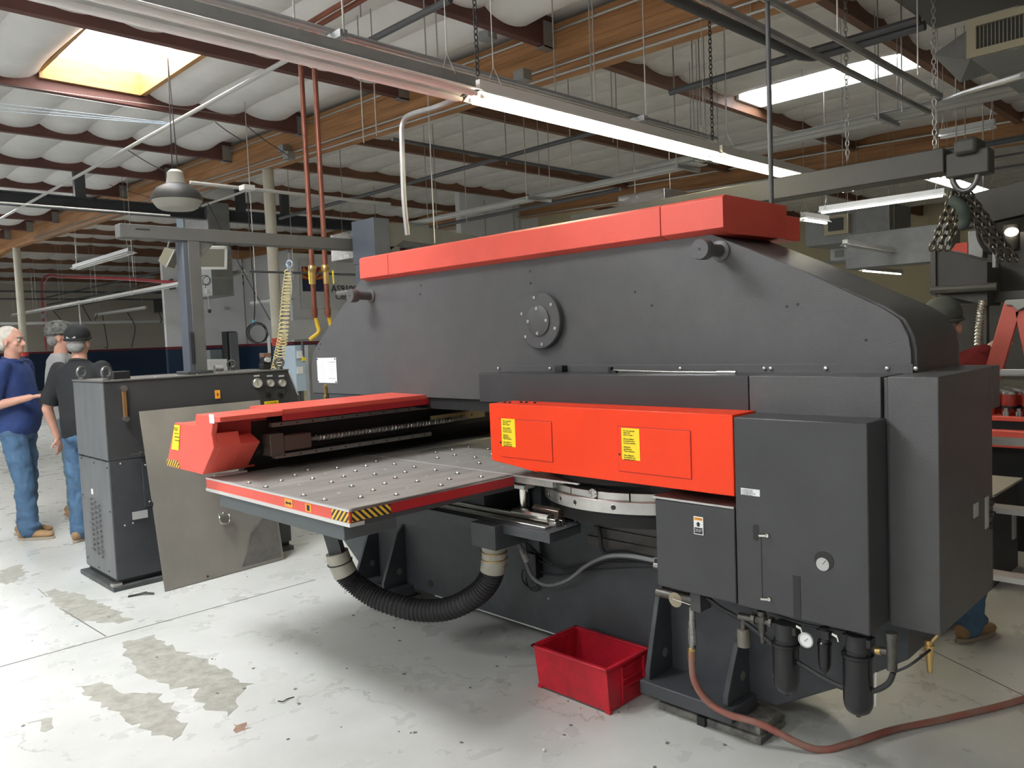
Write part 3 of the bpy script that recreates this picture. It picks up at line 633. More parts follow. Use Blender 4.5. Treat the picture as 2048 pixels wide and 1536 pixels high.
# cables and hoses on the frame
def X(px,py,x): return at(px,py,x=x)
MB().tube(bez([X(1025,1068,2.5),X(1045,1100,2.52),X(1052,1125,2.55),X(1066,1155,2.56),X(1095,1170,2.56),X(1135,1160,2.56),X(1175,1130,2.54),X(1215,1113,2.50),X(1260,1112,2.46),X(1312,1122,2.42)],80),.009,10).build('grey_cable',hosegr,PP)
MB().cyl(X(1044,1098,2.525),X(1054,1122,2.545),.015,12).build('cable_coupling',mat('light_grey_coupling',(.35,.36,.36),.5),PP)
for i,(c0,c1,c2,c3) in enumerate((((1040,1075),(1075,1118),(1120,1135),(1190,1125)),((1045,1075),(1072,1105),(1140,1142),(1230,1120)),((1050,1078),(1062,1130),(1110,1150),(1180,1140)))):
    MB().tube(bez([X(*c0,2.6),X(*c1,2.62),X(*c2,2.63),X(*c3,2.62),X(1310,1125+i*4,2.5)],40),.004,7).build('black_cable',rubber,PP)
MB().tube(bez([X(1188,1030,2.62),X(1200,1065,2.62),X(1203,1095,2.62),X(1215,1107,2.62),X(1250,1105,2.6),X(1310,1118,2.5)],40),.009,9).build('black_pipe',rubber,PP)
MB().cyl(X(1310,1120,2.47),X(1322,1122,2.47),.014,10).cyl(X(1310,1130,2.47),X(1322,1132,2.47),.014,10).build('cable_gland',steel,PP)
jb=at(1068,1130,x=2.62); g=box('relay_box',(2.60,jb.y-.03,jb.z-.06),(2.65,jb.y+.05,jb.z+.06),black,PP,.003)
MB().torus(X(1065,1165,2.63),.042,.004,(1,0,.1),28,6).torus(X(1060,1155,2.62),.05,.004,(1,0.1,0),28,6).build('coiled_cable',rubber,PP)
for px,py in ((1010,1115),(1012,1131),(1097,1068),(1220,1070),(1060,1152),(1097,1197)): MB().ball(X(px,py,2.645),.005,8,5).build('cover_screw',greyl,fr)
# instruction sheet and hook on the left end of the frame
s=box('instruction_sheet',(2.6405,4.205,1.256),(2.6445,4.427,1.413),paper,PP,.001)
m=MB()
for i in range(11):
    z=1.395-i*.0122; m.box((2.6398,4.335,z-.0016),(2.6407,4.335+random.uniform(.03,.075),z)); m.box((2.6398,4.225,z-.0016),(2.6407,4.225+random.uniform(.03,.085),z))
m.box((2.6396,4.215,1.383),(2.6407,4.30,1.388)).box((2.6396,4.215,1.282),(2.6407,4.30,1.287)); m.build('printed_lines',greyl,s)
for y,z in ((4.215,1.405),(4.418,1.405),(4.215,1.263),(4.418,1.263)): MB().ball((2.640,y,z),.005,8,5).build('sheet_screw',ink,s)
MB().prism([(4.325,1.165),(4.343,1.165),(4.343,1.24),(4.325,1.24)],'x',2.63,2.644).cyl((2.644,4.334,1.235),(2.625,4.334,1.235),.012,12).cyl((2.644,4.334,1.17),(2.625,4.334,1.17),.012,12).build('oil_sight_gauge',brass,PP)
# air service set below the cabinet
def pt(px,py,x=2.36): return at(px,py,x=x)
def bowl(px,top,bot,r,body_top,nm='filter_bowl'):
    a=pt(px,top); b=pt(px,bot); H=a.z-b.z
    o=MB().lathe([(0,0),(r*.55,0),(r*.8,.008),(r*.95,.022),(r,.04),(r,H*.98),(r*1.08,H),(r*1.08,H+.008),(r*.9,H+.012),(r*.9,H+.02)],(b.x,b.y,b.z),(0,0,1),28).build(nm,mat('glossy_black_bowl',(.012,.012,.013),.22),PP)
    MB().cyl((b.x,b.y,b.z-.012),(b.x,b.y,b.z+.002),r*.18,8).build('drain',rubber,o)
    t=pt(px,body_top); MB().cyl((a.x,a.y,a.z),(a.x,a.y,t.z),r*.85,20).box((a.x-.02,a.y-r,t.z-.03),(a.x+.02,a.y+r,t.z-.005)).build('filter_head',rubber,o)
    return o
bowl(1573,1290,1383,.041,1245); o=bowl(1717,1312,1425,.043,1268); bowl(1650,1290,1342,.020,1255)
MB().cyl(pt(1752,1345),pt(1750,1412),.0035,8).build('sight_tube',wpipe,o); MB().cyl(pt(1548,1300),pt(1547,1355),.0025,8).build('sight_tube',wpipe,PP)
pg=pt(1614,1279,2.33); g=MB().lathe([(.023,0),(.024,.004),(.024,.010),(.0205,.011),(.0205,.008),(0,.008)],pg,(-1,0,0),28).build('pressure_gauge',greyl,PP)
MB().lathe([(.020,0),(0,.0003)],pg+V((-.0085,0,0)),(-1,0,0),24).build('gauge_face',paper,g); MB().bar(pg+V((-.0095,.004,-.004)),pg+V((-.0095,-.008,.009)),.0012,.001).build('needle',ink,g)
for px,py in ((1600,1256),(1672,1272)):
    q=pt(px,py,2.33); MB().bar(q+V((0,.012,.004)),q+V((0,-.004,-.001)),.004,.008).bar(q+V((0,-.004,-.001)),q+V((0,-.008,-.016)),.004,.006).build('chrome_clip',brite,PP)
a=pt(1500,1238);b=pt(1560,1250)
fit=MB().cyl(pt(1478,1232),pt(1545,1246),.012,10).cyl(pt(1523,1222),pt(1525,1262),.014,12).cyl(pt(1523,1232),pt(1524,1242),.019,8).cyl(pt(1525,1262),pt(1526,1285),.009,10).cyl(pt(1505,1236),pt(1512,1238),.019,8).cyl(pt(1540,1243),pt(1546,1245),.019,8).cyl(pt(1487,1236),pt(1487,1262),.010,10).build('pipe_fittings',mat('oily_iron',(.16,.15,.135),.4,.7,var=.4,vs=30),PP)
MB().cyl(pt(1487,1258),pt(1488,1292),.022,16).build('solenoid_can',mat('dull_brown_metal',(.20,.18,.15),.5,.5),PP); q=pt(1479,1272,2.345); box('yellow_tag',(q.x-.003,q.y-.005,q.z-.007),(q.x,q.y+.005,q.z+.007),yel,PP)
MB().tube(bez([pt(1415,1195),pt(1440,1215),pt(1470,1232),pt(1500,1252),pt(1560,1300),pt(1640,1352),pt(1700,1380),pt(1745,1382),pt(1775,1368),pt(1787,1345)],70),.0085,9).build('black_air_hose',rubber,PP)
MB().tube(bez([pt(1540,1225),pt(1600,1246),pt(1680,1262),pt(1740,1272)],20),.005,8).build('black_air_hose',rubber,PP)
MB().cyl(pt(1783,1272),pt(1784,1340),.015,14).cyl(pt(1782,1265),pt(1783,1280),.018,10).cyl(pt(1760,1300),pt(1783,1304),.010,10).cyl(pt(1784,1325),pt(1784,1334),.013,8).build('regulator',mat('oily_iron',(.16,.15,.135)),PP); MB().cyl(pt(1752,1301),pt(1762,1302),.012,10).build('brass_plug',brass,PP)
MB().cyl(pt(1858,1290,2.5),pt(1860,1345,2.5),.015,12,.006).cyl(pt(1857,1280,2.5),pt(1857,1296,2.5),.012,10).bar(pt(1862,1285,2.5),pt(1880,1265,2.5),.006,.006).cyl(pt(1840,1312,2.5),pt(1858,1308,2.5),.005,8).build('drain_cock',brass,PP)
MB().tube(bez([pt(1787,1345),pt(1820,1330),pt(1860,1300,2.45)],10),.004,7).build('black_air_hose',rubber,PP)
# ball valve and coupling at left of the set
MB().cyl(pt(1315,1184),pt(1345,1191),.016,14).cyl(pt(1345,1190),pt(1392,1200),.020,14).build('ball_valve',mat('oily_iron',(.16,.15,.135)),PP)
MB().lathe([(.027,0),(.027,.005),(0,.005)],pt(1352,1199,2.345),(-1,0,0),18).build('valve_disc',mat('dull_brass',(.36,.31,.22),.45,.6),PP); MB().bar(pt(1346,1197,2.335),pt(1383,1210,2.335),.006,.003).build('valve_lever',brite,PP)
box('valve_bracket',(2.33,pt(1400,1200).y-.02,.515),(2.40,pt(1400,1200).y+.02,.587),charp,PP)
MB().cyl(pt(1384,1213),pt(1384,1240),.011,12).cyl(pt(1384,1240),pt(1384,1254),.013,12).cyl(pt(1384,1254),pt(1385,1288),.0145,8).cyl(pt(1384,1288),pt(1384,1302),.010,12).build('quick_coupling',mat('worn_chrome',(.45,.44,.42),.3,.9,var=.5,vs=40),PP)

HS=thing('air_hose','dusty red rubber air hose hanging from coupling and trailing right over floor','hose',(2.7,1.2,0))
hpts=[pt(1384,1300),pt(1384,1328,2.37),pt(1390,1365,2.39),pt(1415,1402,2.42),pt(1455,1428,2.45),pt(1520,1448,2.50)]+[V((2.60,1.20,.014)),V((2.72,1.12,.014)),V((2.90,1.05,.014)),V((3.12,.93,.014)),V((3.42,.78,.014)),V((3.75,.66,.014)),V((4.3,.42,.014))]
MB().tube(bez(hpts,120),.0125,12).build('rubber_hose',hosered,HS)
MB().cyl(hpts[0]+V((0,0,.01)),hpts[1]+V((0,0,.015)),.0145,12).build('brass_ferrule',brass,HS)
#@@PART2
# ------------------------------------------------------------ hydraulic power unit
HU=thing('hydraulic_power_unit','tall charcoal hydraulic cabinet with three gauges and eyebolts left of the press','cabinet',(2.25,5.56,0))
MB().box((1.636,5.27,.06),(2.85,5.87,.82)).build('lower_body',charlow,HU,.004)
ub=MB().prism([(1.634,.823),(1.634,1.318),(2.90,1.318),(2.965,1.13),(2.965,.823)],'y',5.268,5.872).build('upper_body',charp,HU,.003)
MB().box((1.628,5.262,1.318),(2.905,5.878,1.328)).build('top_plate',mat('dusty_dark_top',(.13,.125,.115),.45,.2),HU,.001)
MB().box((1.60,5.24,0),(2.85,5.90,.03)).build('floor_plate',mat('floor_plate_paint',(.08,.085,.085),.5,var=.5,vs=14),HU,.003)
MB().box((1.65,5.29,.03),(2.84,5.86,.06)).build('plinth',black,HU)
lf=MB().box((1.6325,5.275,.07),(1.6365,5.865,.815)).box((1.6315,5.272,.826),(1.6355,5.868,1.312)).build('end_panel',mat('scuffed_grey_panel',(.085,.09,.098),.36,var=.45,vs=5,stretch=(1,3,.6),c2=(.12,.125,.13)),HU,.001)
lv=MB().prism([(0,0),(-.011,-.004),(-.011,-.013),(0,-.017)],'y',-.024,.024).mesh('vent_louvre',mat('louvre_grey',(.12,.12,.12),.4))
for c in range(3):
    for r in range(11):
        link('vent_louvre',lv,lf,loc=(1.632,5.67-.078*c,.55-.03*c*.4-.034*r))
box('warning_label',(1.6305,5.61,.575),(1.6325,5.645,.61),paper,lf)
for y,z in ((5.80,.80),(5.55,.79),(5.30,.78),(5.83,.55),(5.30,.50),(5.40,.10),(5.6,.09),(5.82,.12)): MB().ball((1.632,y,z),.006,8,5).build('panel_screw',black,lf)
for i in range(4): MB().bar((1.6305,5.84-.15*i,.8215),(1.6305,5.76-.15*i,.8215),.006,.004).build('seam_slot',ink,lf)
fp=MB().box((1.83,5.262,.50),(2.55,5.269,.79)).build('service_door',charlow,HU,.001)
for x,z in ((1.85,.77),(1.86,.53),(1.70,.80),(1.75,.41),(1.70,.405),(2.4,.77)): MB().ball((x,5.262,z),.006,8,5).build('door_screw',greyl,fp)
p=at(264,1023,y=5.262); q=at(296,1036,y=5.262); box('maker_plate',(p.x,5.260,q.z+.005),(q.x,5.2625,p.z-.005),greyl,HU)
p=at(284,908,y=5.25); MB().cyl((p.x,5.268,p.z),(p.x,5.235,p.z),.016,14).bar((p.x,5.235,p.z+.006),(p.x-.07,5.232,p.z+.010),.012,.008).build('door_handle',steel,HU)
a=at(247,777,y=5.262);b=at(250,838,y=5.262)
sg=MB().box((a.x-.012,5.25,b.z),(a.x+.012,5.268,a.z)).build('oil_sight_glass',mat('amber_glass',(.18,.10,.04),.15),HU,.003); MB().cyl((a.x,5.268,a.z),(a.x,5.24,a.z),.018,12).cyl((a.x,5.268,b.z),(a.x,5.24,b.z),.018,12).build('sight_glass_bolt',steel,sg)
p=at(435,789,y=5.262); s=box('electric_hazard_sticker',(p.x-.018,5.260,p.z-.028),(p.x+.018,5.2625,p.z+.03),ora,HU)
MB().prism([(p.x+.002,p.z+.020),(p.x-.008,p.z-.002),(p.x,p.z-.002),(p.x-.004,p.z-.020),(p.x+.008,p.z+.004),(p.x,p.z+.004)],'y',5.259,5.2605).build('lightning_mark',ink,s)
for px,r,an in ((514,.036,-1.45),(540,.029,.9),(563.5,.029,.9)):
    p=at(px,766,y=5.262)
    g=MB().lathe([(r,0),(r,.022),(r*.9,.026),(r*.87,.016),(0,.016)],(p.x,5.268,p.z),(0,-1,0),32).build('pressure_gauge',steel,HU)
    MB().lathe([(r*.86,0),(0,.0003)],(p.x,5.2505,p.z),(0,-1,0),28).build('gauge_face',mat('gauge_cream',(.55,.54,.48),.4),g)
    MB().bar((p.x-math.cos(an)*r*.5,5.249,p.z-math.sin(an)*r*.5),(p.x+math.cos(an)*r*.5,5.249,p.z+math.sin(an)*r*.5),.004,.001).build('needle',ink,g)
    box('gauge_tag',(p.x-.022,5.260,p.z+.045),(p.x+.022,5.2625,p.z+.057),greyl,HU)
for px in (534,558):
    p=at(px,790,y=5.262); m=MB().cyl((p.x,5.268,p.z),(p.x,5.225,p.z),.010,12)
    for i in range(3):
        a=i*PI/3+.3; m.bar((p.x-.03*math.cos(a),5.228,p.z-.03*math.sin(a)),(p.x+.03*math.cos(a),5.228,p.z+.03*math.sin(a)),.008,.008)
    m.build('valve_handwheel',black,HU)
p=at(543,808,y=5.262); s=box('yellow_notice',(p.x-.055,5.260,p.z-.028),(p.x+.055,5.2625,p.z+.022),yel,HU); text('notice_text','CHECK OIL LEVEL\nDAILY BEFORE USE',(p.x-.05,5.2598,p.z+.016),UY,UZ,.0115,ink,s,.0003)
for (x,y,r) in ((1.67,5.80,.032),(1.67,5.31,.032),(2.72,5.80,.028),(2.86,5.32,.032)):
    MB().torus((x,y,1.328+r+.018),r,.0095,(.25,-.6,0) if x<2 else (.1,1,0),22,8).cyl((x,y,1.328),(x,y,1.345),.022,14).build('lifting_eyebolt',mat('dark_forged_steel',(.17,.17,.17),.35,.7),HU)
MB().box((1.73,5.36,1.328),(1.83,5.46,1.378)).build('filler_cap',black,HU,.004)
for i in range(9): MB().ball((1.68+i*.14,5.30,1.329),.006,8,5).build('top_screw',steel,HU)
p=at(210,1175,z=.03); MB().box((1.60,5.25,.03),(1.66,5.30,.05)).build('anchor_bolt',steel,HU,.003)
MB().bar((2.905,5.268,1.30),(2.968,5.262,1.13),.012,.006).build('edge_bar',alum,HU)
FR=thing('air_filter_regulator','black filter regulator standing on the hydraulic cabinet below the yellow coil hose','regulator',(2.83,5.5,1.328))
MB().box((2.80,5.45,1.328),(2.86,5.52,1.37)).box((2.81,5.46,1.37),(2.87,5.52,1.42)).build('body',black,FR,.004); MB().cyl((2.835,5.46,1.40),(2.835,5.43,1.40),.02,14).build('dial',greyl,FR); box('cap',(2.81,5.45,1.42),(2.87,5.52,1.45),mat('brown_cap',(.16,.09,.06),.5),FR,.003)

# leaning sheet
SH=thing('steel_sheet','dull stained steel sheet leaning on the hydraulic cabinet with a grip clamped on','metal sheet',(2.2,5.05,0))
q0,q1=at(330,1183,z=.004),at(568,1118,z=.004); t0,t1=at(278,823,y=5.235),at(520,800,y=5.235)
def P3(u,v): a=q0.lerp(q1,u); b=t0.lerp(t1,u); return a.lerp(b,v)
nn=(q1-q0).cross(t0-q0).normalized(); nn=nn if nn.y<0 else -nn
vs=[q0,q1,t1,t0]; k=P3(0,.46); k2=P3(0,.50); k3=P3(.012,.48)
out=[q0,q1,t1,t0,k2,k3,k]
m=MB(); m.add([v for v in out]+[v-nn*.004 for v in out],[tuple(range(7)),tuple(range(13,6,-1))]+[(i,(i+1)%7,7+(i+1)%7,7+i) for i in range(7)]); m.build('sheet',sheet,SH,flat=True)
c=P3(.52,.345)
MB().lathe([(.075,0),(.075,.0006),(0,.0006)],P3(.78,.50),nn,30).build('round_stain',mat('grey_stain',(.15,.145,.135),.5,.3,var=.25,vs=30),SH)
st=[P3(u,v)+nn*.0005 for u,v in ((.62,.02),(.985,.02),(.99,.40),(.90,.33),(.83,.24),(.74,.20),(.70,.10))]
MB().add(st,[tuple(range(7))]).build('tide_stain',mat('pale_stain',(.19,.18,.165),.5,.35,var=.25,vs=12),SH)
uu=(q1-q0).normalized(); vv=(t0-q0).normalized()
hd=MB().tube(bez([c+nn*.004+uu*-.03,c+nn*.035+uu*-.035-vv*.01,c+nn*.035-uu*.028-vv*.055,c+nn*.035+uu*.028-vv*.055,c+nn*.035+uu*.035-vv*.01,c+nn*.004+uu*.03],24),.006,10).build('grip_handle',brite,SH)
MB().bar(c+nn*.012-uu*.033,c+nn*.012+uu*.033,.026,.018).cyl(c+nn*.02+vv*.005,c+nn*.035+vv*.012,.009,10).build('grip_body',steel,SH,.003)
MB().cyl(P3(.33,.02),P3(.33,.02)+nn*.012,.007,8).build('edge_screw',brite,SH)
# red bin
BN=thing('storage_bin','red stackable plastic parts bin, scuffed, on the floor before the press','bin',(2.47,2.1,0))
bx0,bx1,by0,by1=2.355,2.60,1.915,2.295
def rot(p): return p
def wall(a,b,c,d,th=.005,inn=None): 
    a,b,c,d=map(V,(a,b,c,d)); n=(b-a).cross(c-a).normalized()*th; return MB().add([a,b,c,d,a+n,b+n,c+n,d+n],[(0,1,2,3),(7,6,5,4),(0,4,5,1),(1,5,6,2),(2,6,7,3),(3,7,4,0)])
MB().box((bx0+.01,by0+.01,.006),(bx1-.01,by1-.01,.014)).build('bin_floor',binred,BN)
wall((bx0+.008,by0,.006),(bx0+.008,by1,.006),(bx0-.012,by1+.006,.182),(bx0-.012,by0-.006,.182),-.006).build('side_wall',binred,BN,.001)
wall((bx1-.01,by0,.006),(bx1-.01,by1,.006),(bx1+.008,by1,.182),(bx1+.008,by0,.182),.006).build('side_wall',binred,BN,.001)
MB().prism([(bx0+.006,.006),(bx1-.008,.006),(bx1+.006,.182),(bx0-.01,.182)],'y',by1-.006,by1).build('back_wall',binred,BN,.001)
MB().prism([(bx0+.006,.006),(bx1-.008,.006),(bx1+.006,.182),(bx0-.01,.182)],'y',by0,by0+.006).build('front_wall',binred,BN,.001)
MB().box((bx0-.026,by0-.008,.180),(bx0-.008,by1+.016,.190)).box((bx1+.004,by0-.008,.180),(bx1+.022,by1+.016,.190)).box((bx0-.026,by1,.180),(bx1+.022,by1+.016,.190)).box((bx0-.026,by0-.010,.176),(bx1+.022,by0+.006,.188)).build('rim',binred,BN,.002)
for z in (.075,.105,.15): MB().box((bx0+.09,by0-.007,z),(bx1+.0,by0,z+.008)).build('front_rib',binred,BN,.001)
MB().box((bx0+.08,by0-.006,.01),(bx0+.09,by0,.165)).box((bx1-.025,by0-.012,.03),(bx1+.006,by0,.17)).build('front_post',binred,BN,.001)
MB().box((bx0-.004,by0-.006,0),(bx0+.012,by0+.02,.014)).box((bx0-.004,by1-.02,0),(bx0+.012,by1+.004,.014)).build('foot',binred,BN,.001)
MB().box((bx0+.0,by0+.02,0),(bx0+.014,by1-.02,.006)).build('bottom_rail',mat('grubby_rail',(.06,.07,.06),.6),BN)
BT=thing('crumpled_black_strap','small crumpled black strap lying on the floor by the cabinet','strap',(1.63,5.0,0))
a=at(262,1191,z=.008)
MB().tube(bez([at(256,1193,z=.006),at(275,1189,z=.008),at(290,1186,z=.014),at(308,1187,z=.008)],16),.006,6).build('strap',black,BT); MB().torus(at(288,1185,z=.012),.014,.004,(0,.3,1),14,6).build('buckle',black,BT)
PB=MB().ball(at(1088,1500,z=.006),(.008,.007,.006),8,6).build('pebble',paper); tag(PB,'tiny white plastic scrap on the floor in front of the press','scrap')
WR=MB().tube(bez([at(556,1402,z=.003),at(566,1403,z=.009),at(574,1398,z=.004),at(588,1394,z=.002)],12),.0022,6).build('wire_scrap',black); tag(WR,'small bent black wire scrap on the pale floor','scrap')
SW=MB().tube([at(664,1085,z=.15),at(654,1128,z=.003)],.0022,6).build('thin_rod',greyl); tag(SW,'thin grey rod standing on the floor under the table edge','rod')

# ------------------------------------------------------------ overhead arm and post beside the press
AR=thing('cable_support_arm','grey T shaped cable arm rising from the hydraulic cabinet to the corner post','support arm',(2.32,5.5,1.33))
MB().box((2.255,5.44,1.345),(2.37,5.56,2.26)).build('post',armd,AR,.004)
MB().box((2.29,5.432,1.35),(2.372,5.44,2.25)).build('post_front_cover',armm,AR,.002)
MB().box((1.85,5.43,2.245),(3.70,5.52,2.335)).build('beam',armm,AR,.004)
MB().prism([(2.37,2.245),(2.49,2.245),(2.37,2.13)],'y',5.44,5.50).build('gusset',armm,AR,.002)
MB().box((2.22,5.40,1.33),(2.40,5.60,1.35)).build('base_plate',charlow,AR,.003)
for x in (2.266,2.283): MB().box((x,5.428,1.40),(x+.006,5.432,1.62)).build('slot',ink,AR)
MB().box((1.95,5.428,2.30),(2.04,5.431,2.308)).build('beam_slot',ink,AR)
MB().cyl((2.43,5.45,1.36),(2.49,5.45,1.36),.022,12).build('cable_gland',galv,AR)
CPp=thing('corner_post','dark square corner post with a drooping grey beam behind the red cover','post',(3.72,5.3,0))
MB().box((3.60,5.10,0),(3.74,5.38,2.46)).build('post',armd,CPp,.005)
MB().box((3.595,5.09,2.12),(3.745,5.39,2.46)).build('post_cap',armd,CPp,.003)
MB().prism([(3.74,2.43),(3.90,2.44),(5.3,2.34),(5.3,2.22),(3.90,2.30),(3.74,2.20)],'y',5.12,5.30).build('beam',armm,CPp,.004)
MB().box((3.74,5.12,1.2),(3.86,5.25,2.25)).build('side_post',armm,CPp,.003)
# flood lights either side of the arm post
def flood(px,py,x,ry,label):
    p=at(px,py,x=x); t=thing('flood_light',label,'lamp',(p.x,p.y,p.z)); M=Matrix.Rotation(ry,3,'Z')@Matrix.Rotation(.5,3,'X')
    def T(q): return p+M@V(q)
    m=MB(); b=[(-.17,-.05,-.13),(.17,-.05,-.13),(.17,.07,-.10),(-.17,.07,-.10),(-.17,-.05,.13),(.17,-.05,.13),(.17,.07,.10),(-.17,.07,.10)]
    m.add([T(q) for q in b],[(0,3,2,1),(4,5,6,7),(0,1,5,4),(1,2,6,5),(2,3,7,6),(3,0,4,7)]).build('housing',mat('khaki_housing',(.30,.28,.20),.5),t,.006)
    f=MB()
    for q,r in (((-.18,-.06,-.14),(.18,-.05,-.11)),((-.18,-.06,.11),(.18,-.05,.14)),((-.18,-.06,-.14),(-.15,-.05,.14)),((.15,-.06,-.14),(.18,-.05,.14))):
        c=MB().box(q,r); f.add([T(v) for v in c.v],c.f)
    f.build('bezel',white,t)
    c=MB().box((-.15,-.055,-.11),(.15,-.051,.11)); MB().add([T(v) for v in c.v],c.f).build('lens',mat('dim_lens',(.25,.24,.2),.3),t)
    MB().bar(T((0,.07,0)),T((0,.12,.25)),.03,.01).build('bracket',galv,t)
flood(341,516,4.2,.9,'white framed flood light tilted down left of the arm post')
flood(420,512,4.0,-.3,'khaki flood light housing right of the arm post')
# high bay lamp
lp=at(355,413,x=3.5); HL=thing('high_bay_lamp','grey bell shaped high bay lamp hanging above the hydraulic cabinet','lamp',(lp.x,lp.y,lp.z))
MB().lathe([(.24,.05),(.262,.062),(.252,.11),(.20,.19),(.11,.235),(.095,.24)],(lp.x,lp.y,lp.z),(0,0,1),40).build('reflector_shade',mat('grey_lamp_shade',(.05,.05,.047),.5,.1),HL)
MB().lathe([(.17,-.03),(.205,-.01),(.255,.062),(.25,.072),(.22,.06)],(lp.x,lp.y,lp.z-.002),(0,0,1),40).build('lens_ring',mat('frosted_lens',(.42,.41,.36),.35),HL)
MB().lathe([(.10,.0),(.085,.08),(.085,.12),(.05,.15),(.0,.15)],(lp.x,lp.y,lp.z+.235),(0,0,1),24).build('ballast_housing',mat('pale_ballast',(.42,.41,.36),.5),HL)
for dx in (-.03,.03): MB().cyl((lp.x+dx,lp.y,lp.z+.36),(lp.x,lp.y,zr(lp.y)-.1),.005,6).build('hanging_cord',rubber,HL)
# ------------------------------------------------------------ fluorescent fixtures
def fixture(a,b,label,on,group='strip lights',wide=.16,tubes=2,drop=True,tm=None):
    a,b=V(a),V(b); t=thing('fluorescent_fixture',label,'light fixture',a.lerp(b,.5),group)
    d=(b-a).normalized(); x=d.cross(V((0,0,1))).normalized()
    def prof(pts,nm,mm,e=0):
        A=a+d*e;B=b-d*e; n=len(pts)
        vs=[A+x*p[0]+V((0,0,p[1])) for p in pts]+[B+x*p[0]+V((0,0,p[1])) for p in pts]
        return MB().add(vs,[tuple(range(n)),tuple(range(2*n-1,n-1,-1))]+[(i,(i+1)%n,n+(i+1)%n,n+i) for i in range(n)]).build(nm,mm,t)
    w=wide/2
    prof([(-w*.45,.015),(-w*.45,.075),(w*.45,.075),(w*.45,.015)],'ballast_channel',galv if wide>.2 else white)
    prof([(-w,-.01),(-w*.45,.022),(w*.45,.022),(w,-.01),(w*.45,.014),(-w*.45,.014)],'reflector',white)
    for s in ((-1,1) if tubes==2 else (0,)):
        MB().cyl(a+x*s*w*.5+V((0,0,-.014))+d*.03,b+x*s*w*.5+V((0,0,-.014))-d*.03,.0165,12).build('tube',tm or (tubeon if on else tubeoff),t)
        for e in (a+d*.015,b-d*.015): MB().cyl(e+x*s*w*.5+V((0,0,-.014))-d*.012,e+x*s*w*.5+V((0,0,-.014))+d*.012,.012,8).build('lamp_holder',white,t)
    if drop:
        for f in (.06,.94):
            c=a.lerp(b,f); zt=zr(c.y)-.04
            MB().tube([c+x*.06+V((0,0,.06)),c+V((0,0,.18)),c-x*.06+V((0,0,.06))],.003,5).build('v_hanger',emt,t); MB().cyl(c+V((0,0,.18)),(c.x,c.y,zt),.003,6).build('hanging_chain',emt,t)
    return t
Z1=2.79
fixture((.46,3.15,Z1),(2.88,3.15,Z1),'long unlit strip light joined to the lit row above the press',False,'main strip light row',.24)
fixture((-2.0,3.15,Z1),(.44,3.15,Z1),'unlit strip light at the far left end of the main row',False,'main strip light row',.24)
fixture((2.92,3.15,Z1),(5.34,3.15,Z1),'brightly lit twin tube strip light directly above the press',True,'main strip light row',.19)
fixture((5.38,3.15,Z1),(7.80,3.15,Z1),'lit twin tube strip light at the right end of the main row',True,'main strip light row',.19)
def fx(p0,p1,ax,label,on,tm=None,wide=.13,tubes=1):
    a=at(*p0,**ax); b=at(*p1,**ax); z=(a.z+b.z)/2
    if 'x' in ax: b.z=a.z=z
    return fixture(a,b,label,on,'distant strip lights',wide,tubes,True,tm)
fx((1868,352),(1993,392),dict(y=2.4),'lit strip light seen behind the lifting chains',True,tubecool,.2,2)
fx((1640,425),(1890,387),dict(x=11),'long lit strip light row below the ducts at right',True,tubecool)
fx((1606,437),(1654,444),dict(y=4.2),'short lit strip light just right of the red top cover',True,tubecool)
fx((1690,490),(1784,506),dict(y=4.6),'unlit half of the strip light over the sloping frame end',False,None,.16)
fx((1784,506),(1860,516),dict(y=4.6),'lit half of the strip light over the sloping frame end',True,tubecool,.16)
fx((1724,540),(1802,547),dict(y=6.2),'small lit strip light on the beige far wall',True,tubecool,.16)
fx((1880,274),(1990,252),dict(x=9.5),'unlit strip light under the right timber beam',False)
fx((150,538),(262,503),dict(x=5.2),'unlit white twin tube fixture hanging left of the arm post',False,None,.22,2)
p0=at(25,632,x=7.6); p1=at(490,546,x=7.6); z=(p0.z+p1.z)/2
for i in range(6):
    y0=p0.y+(p1.y-p0.y)*i/6; y1=p0.y+(p1.y-p0.y)*(i+.985)/6
    fixture((7.6,y0,z),(7.6,y1,z),['farthest unlit fixture of the long row, by the far column','second unlit fixture of the long row from its far end','third unlit fixture of the long row from its far end','fourth unlit fixture of the long row, above the black cap','fifth unlit fixture of the long row, left of the arm post','nearest unlit fixture of the long row, right of the arm post'][i],False,'long unlit row on the left',.2,1)
fx((192,632),(292,615),dict(x=10.5),'short unlit fixture hanging before the tan far wall',False)
fx((502,609),(585,599),dict(x=10.5),'unlit fixture crossing behind the cream column',False)
fx((675,590),(712,583),dict(x=10.5),'unlit fixture beside the white certified banner',False)
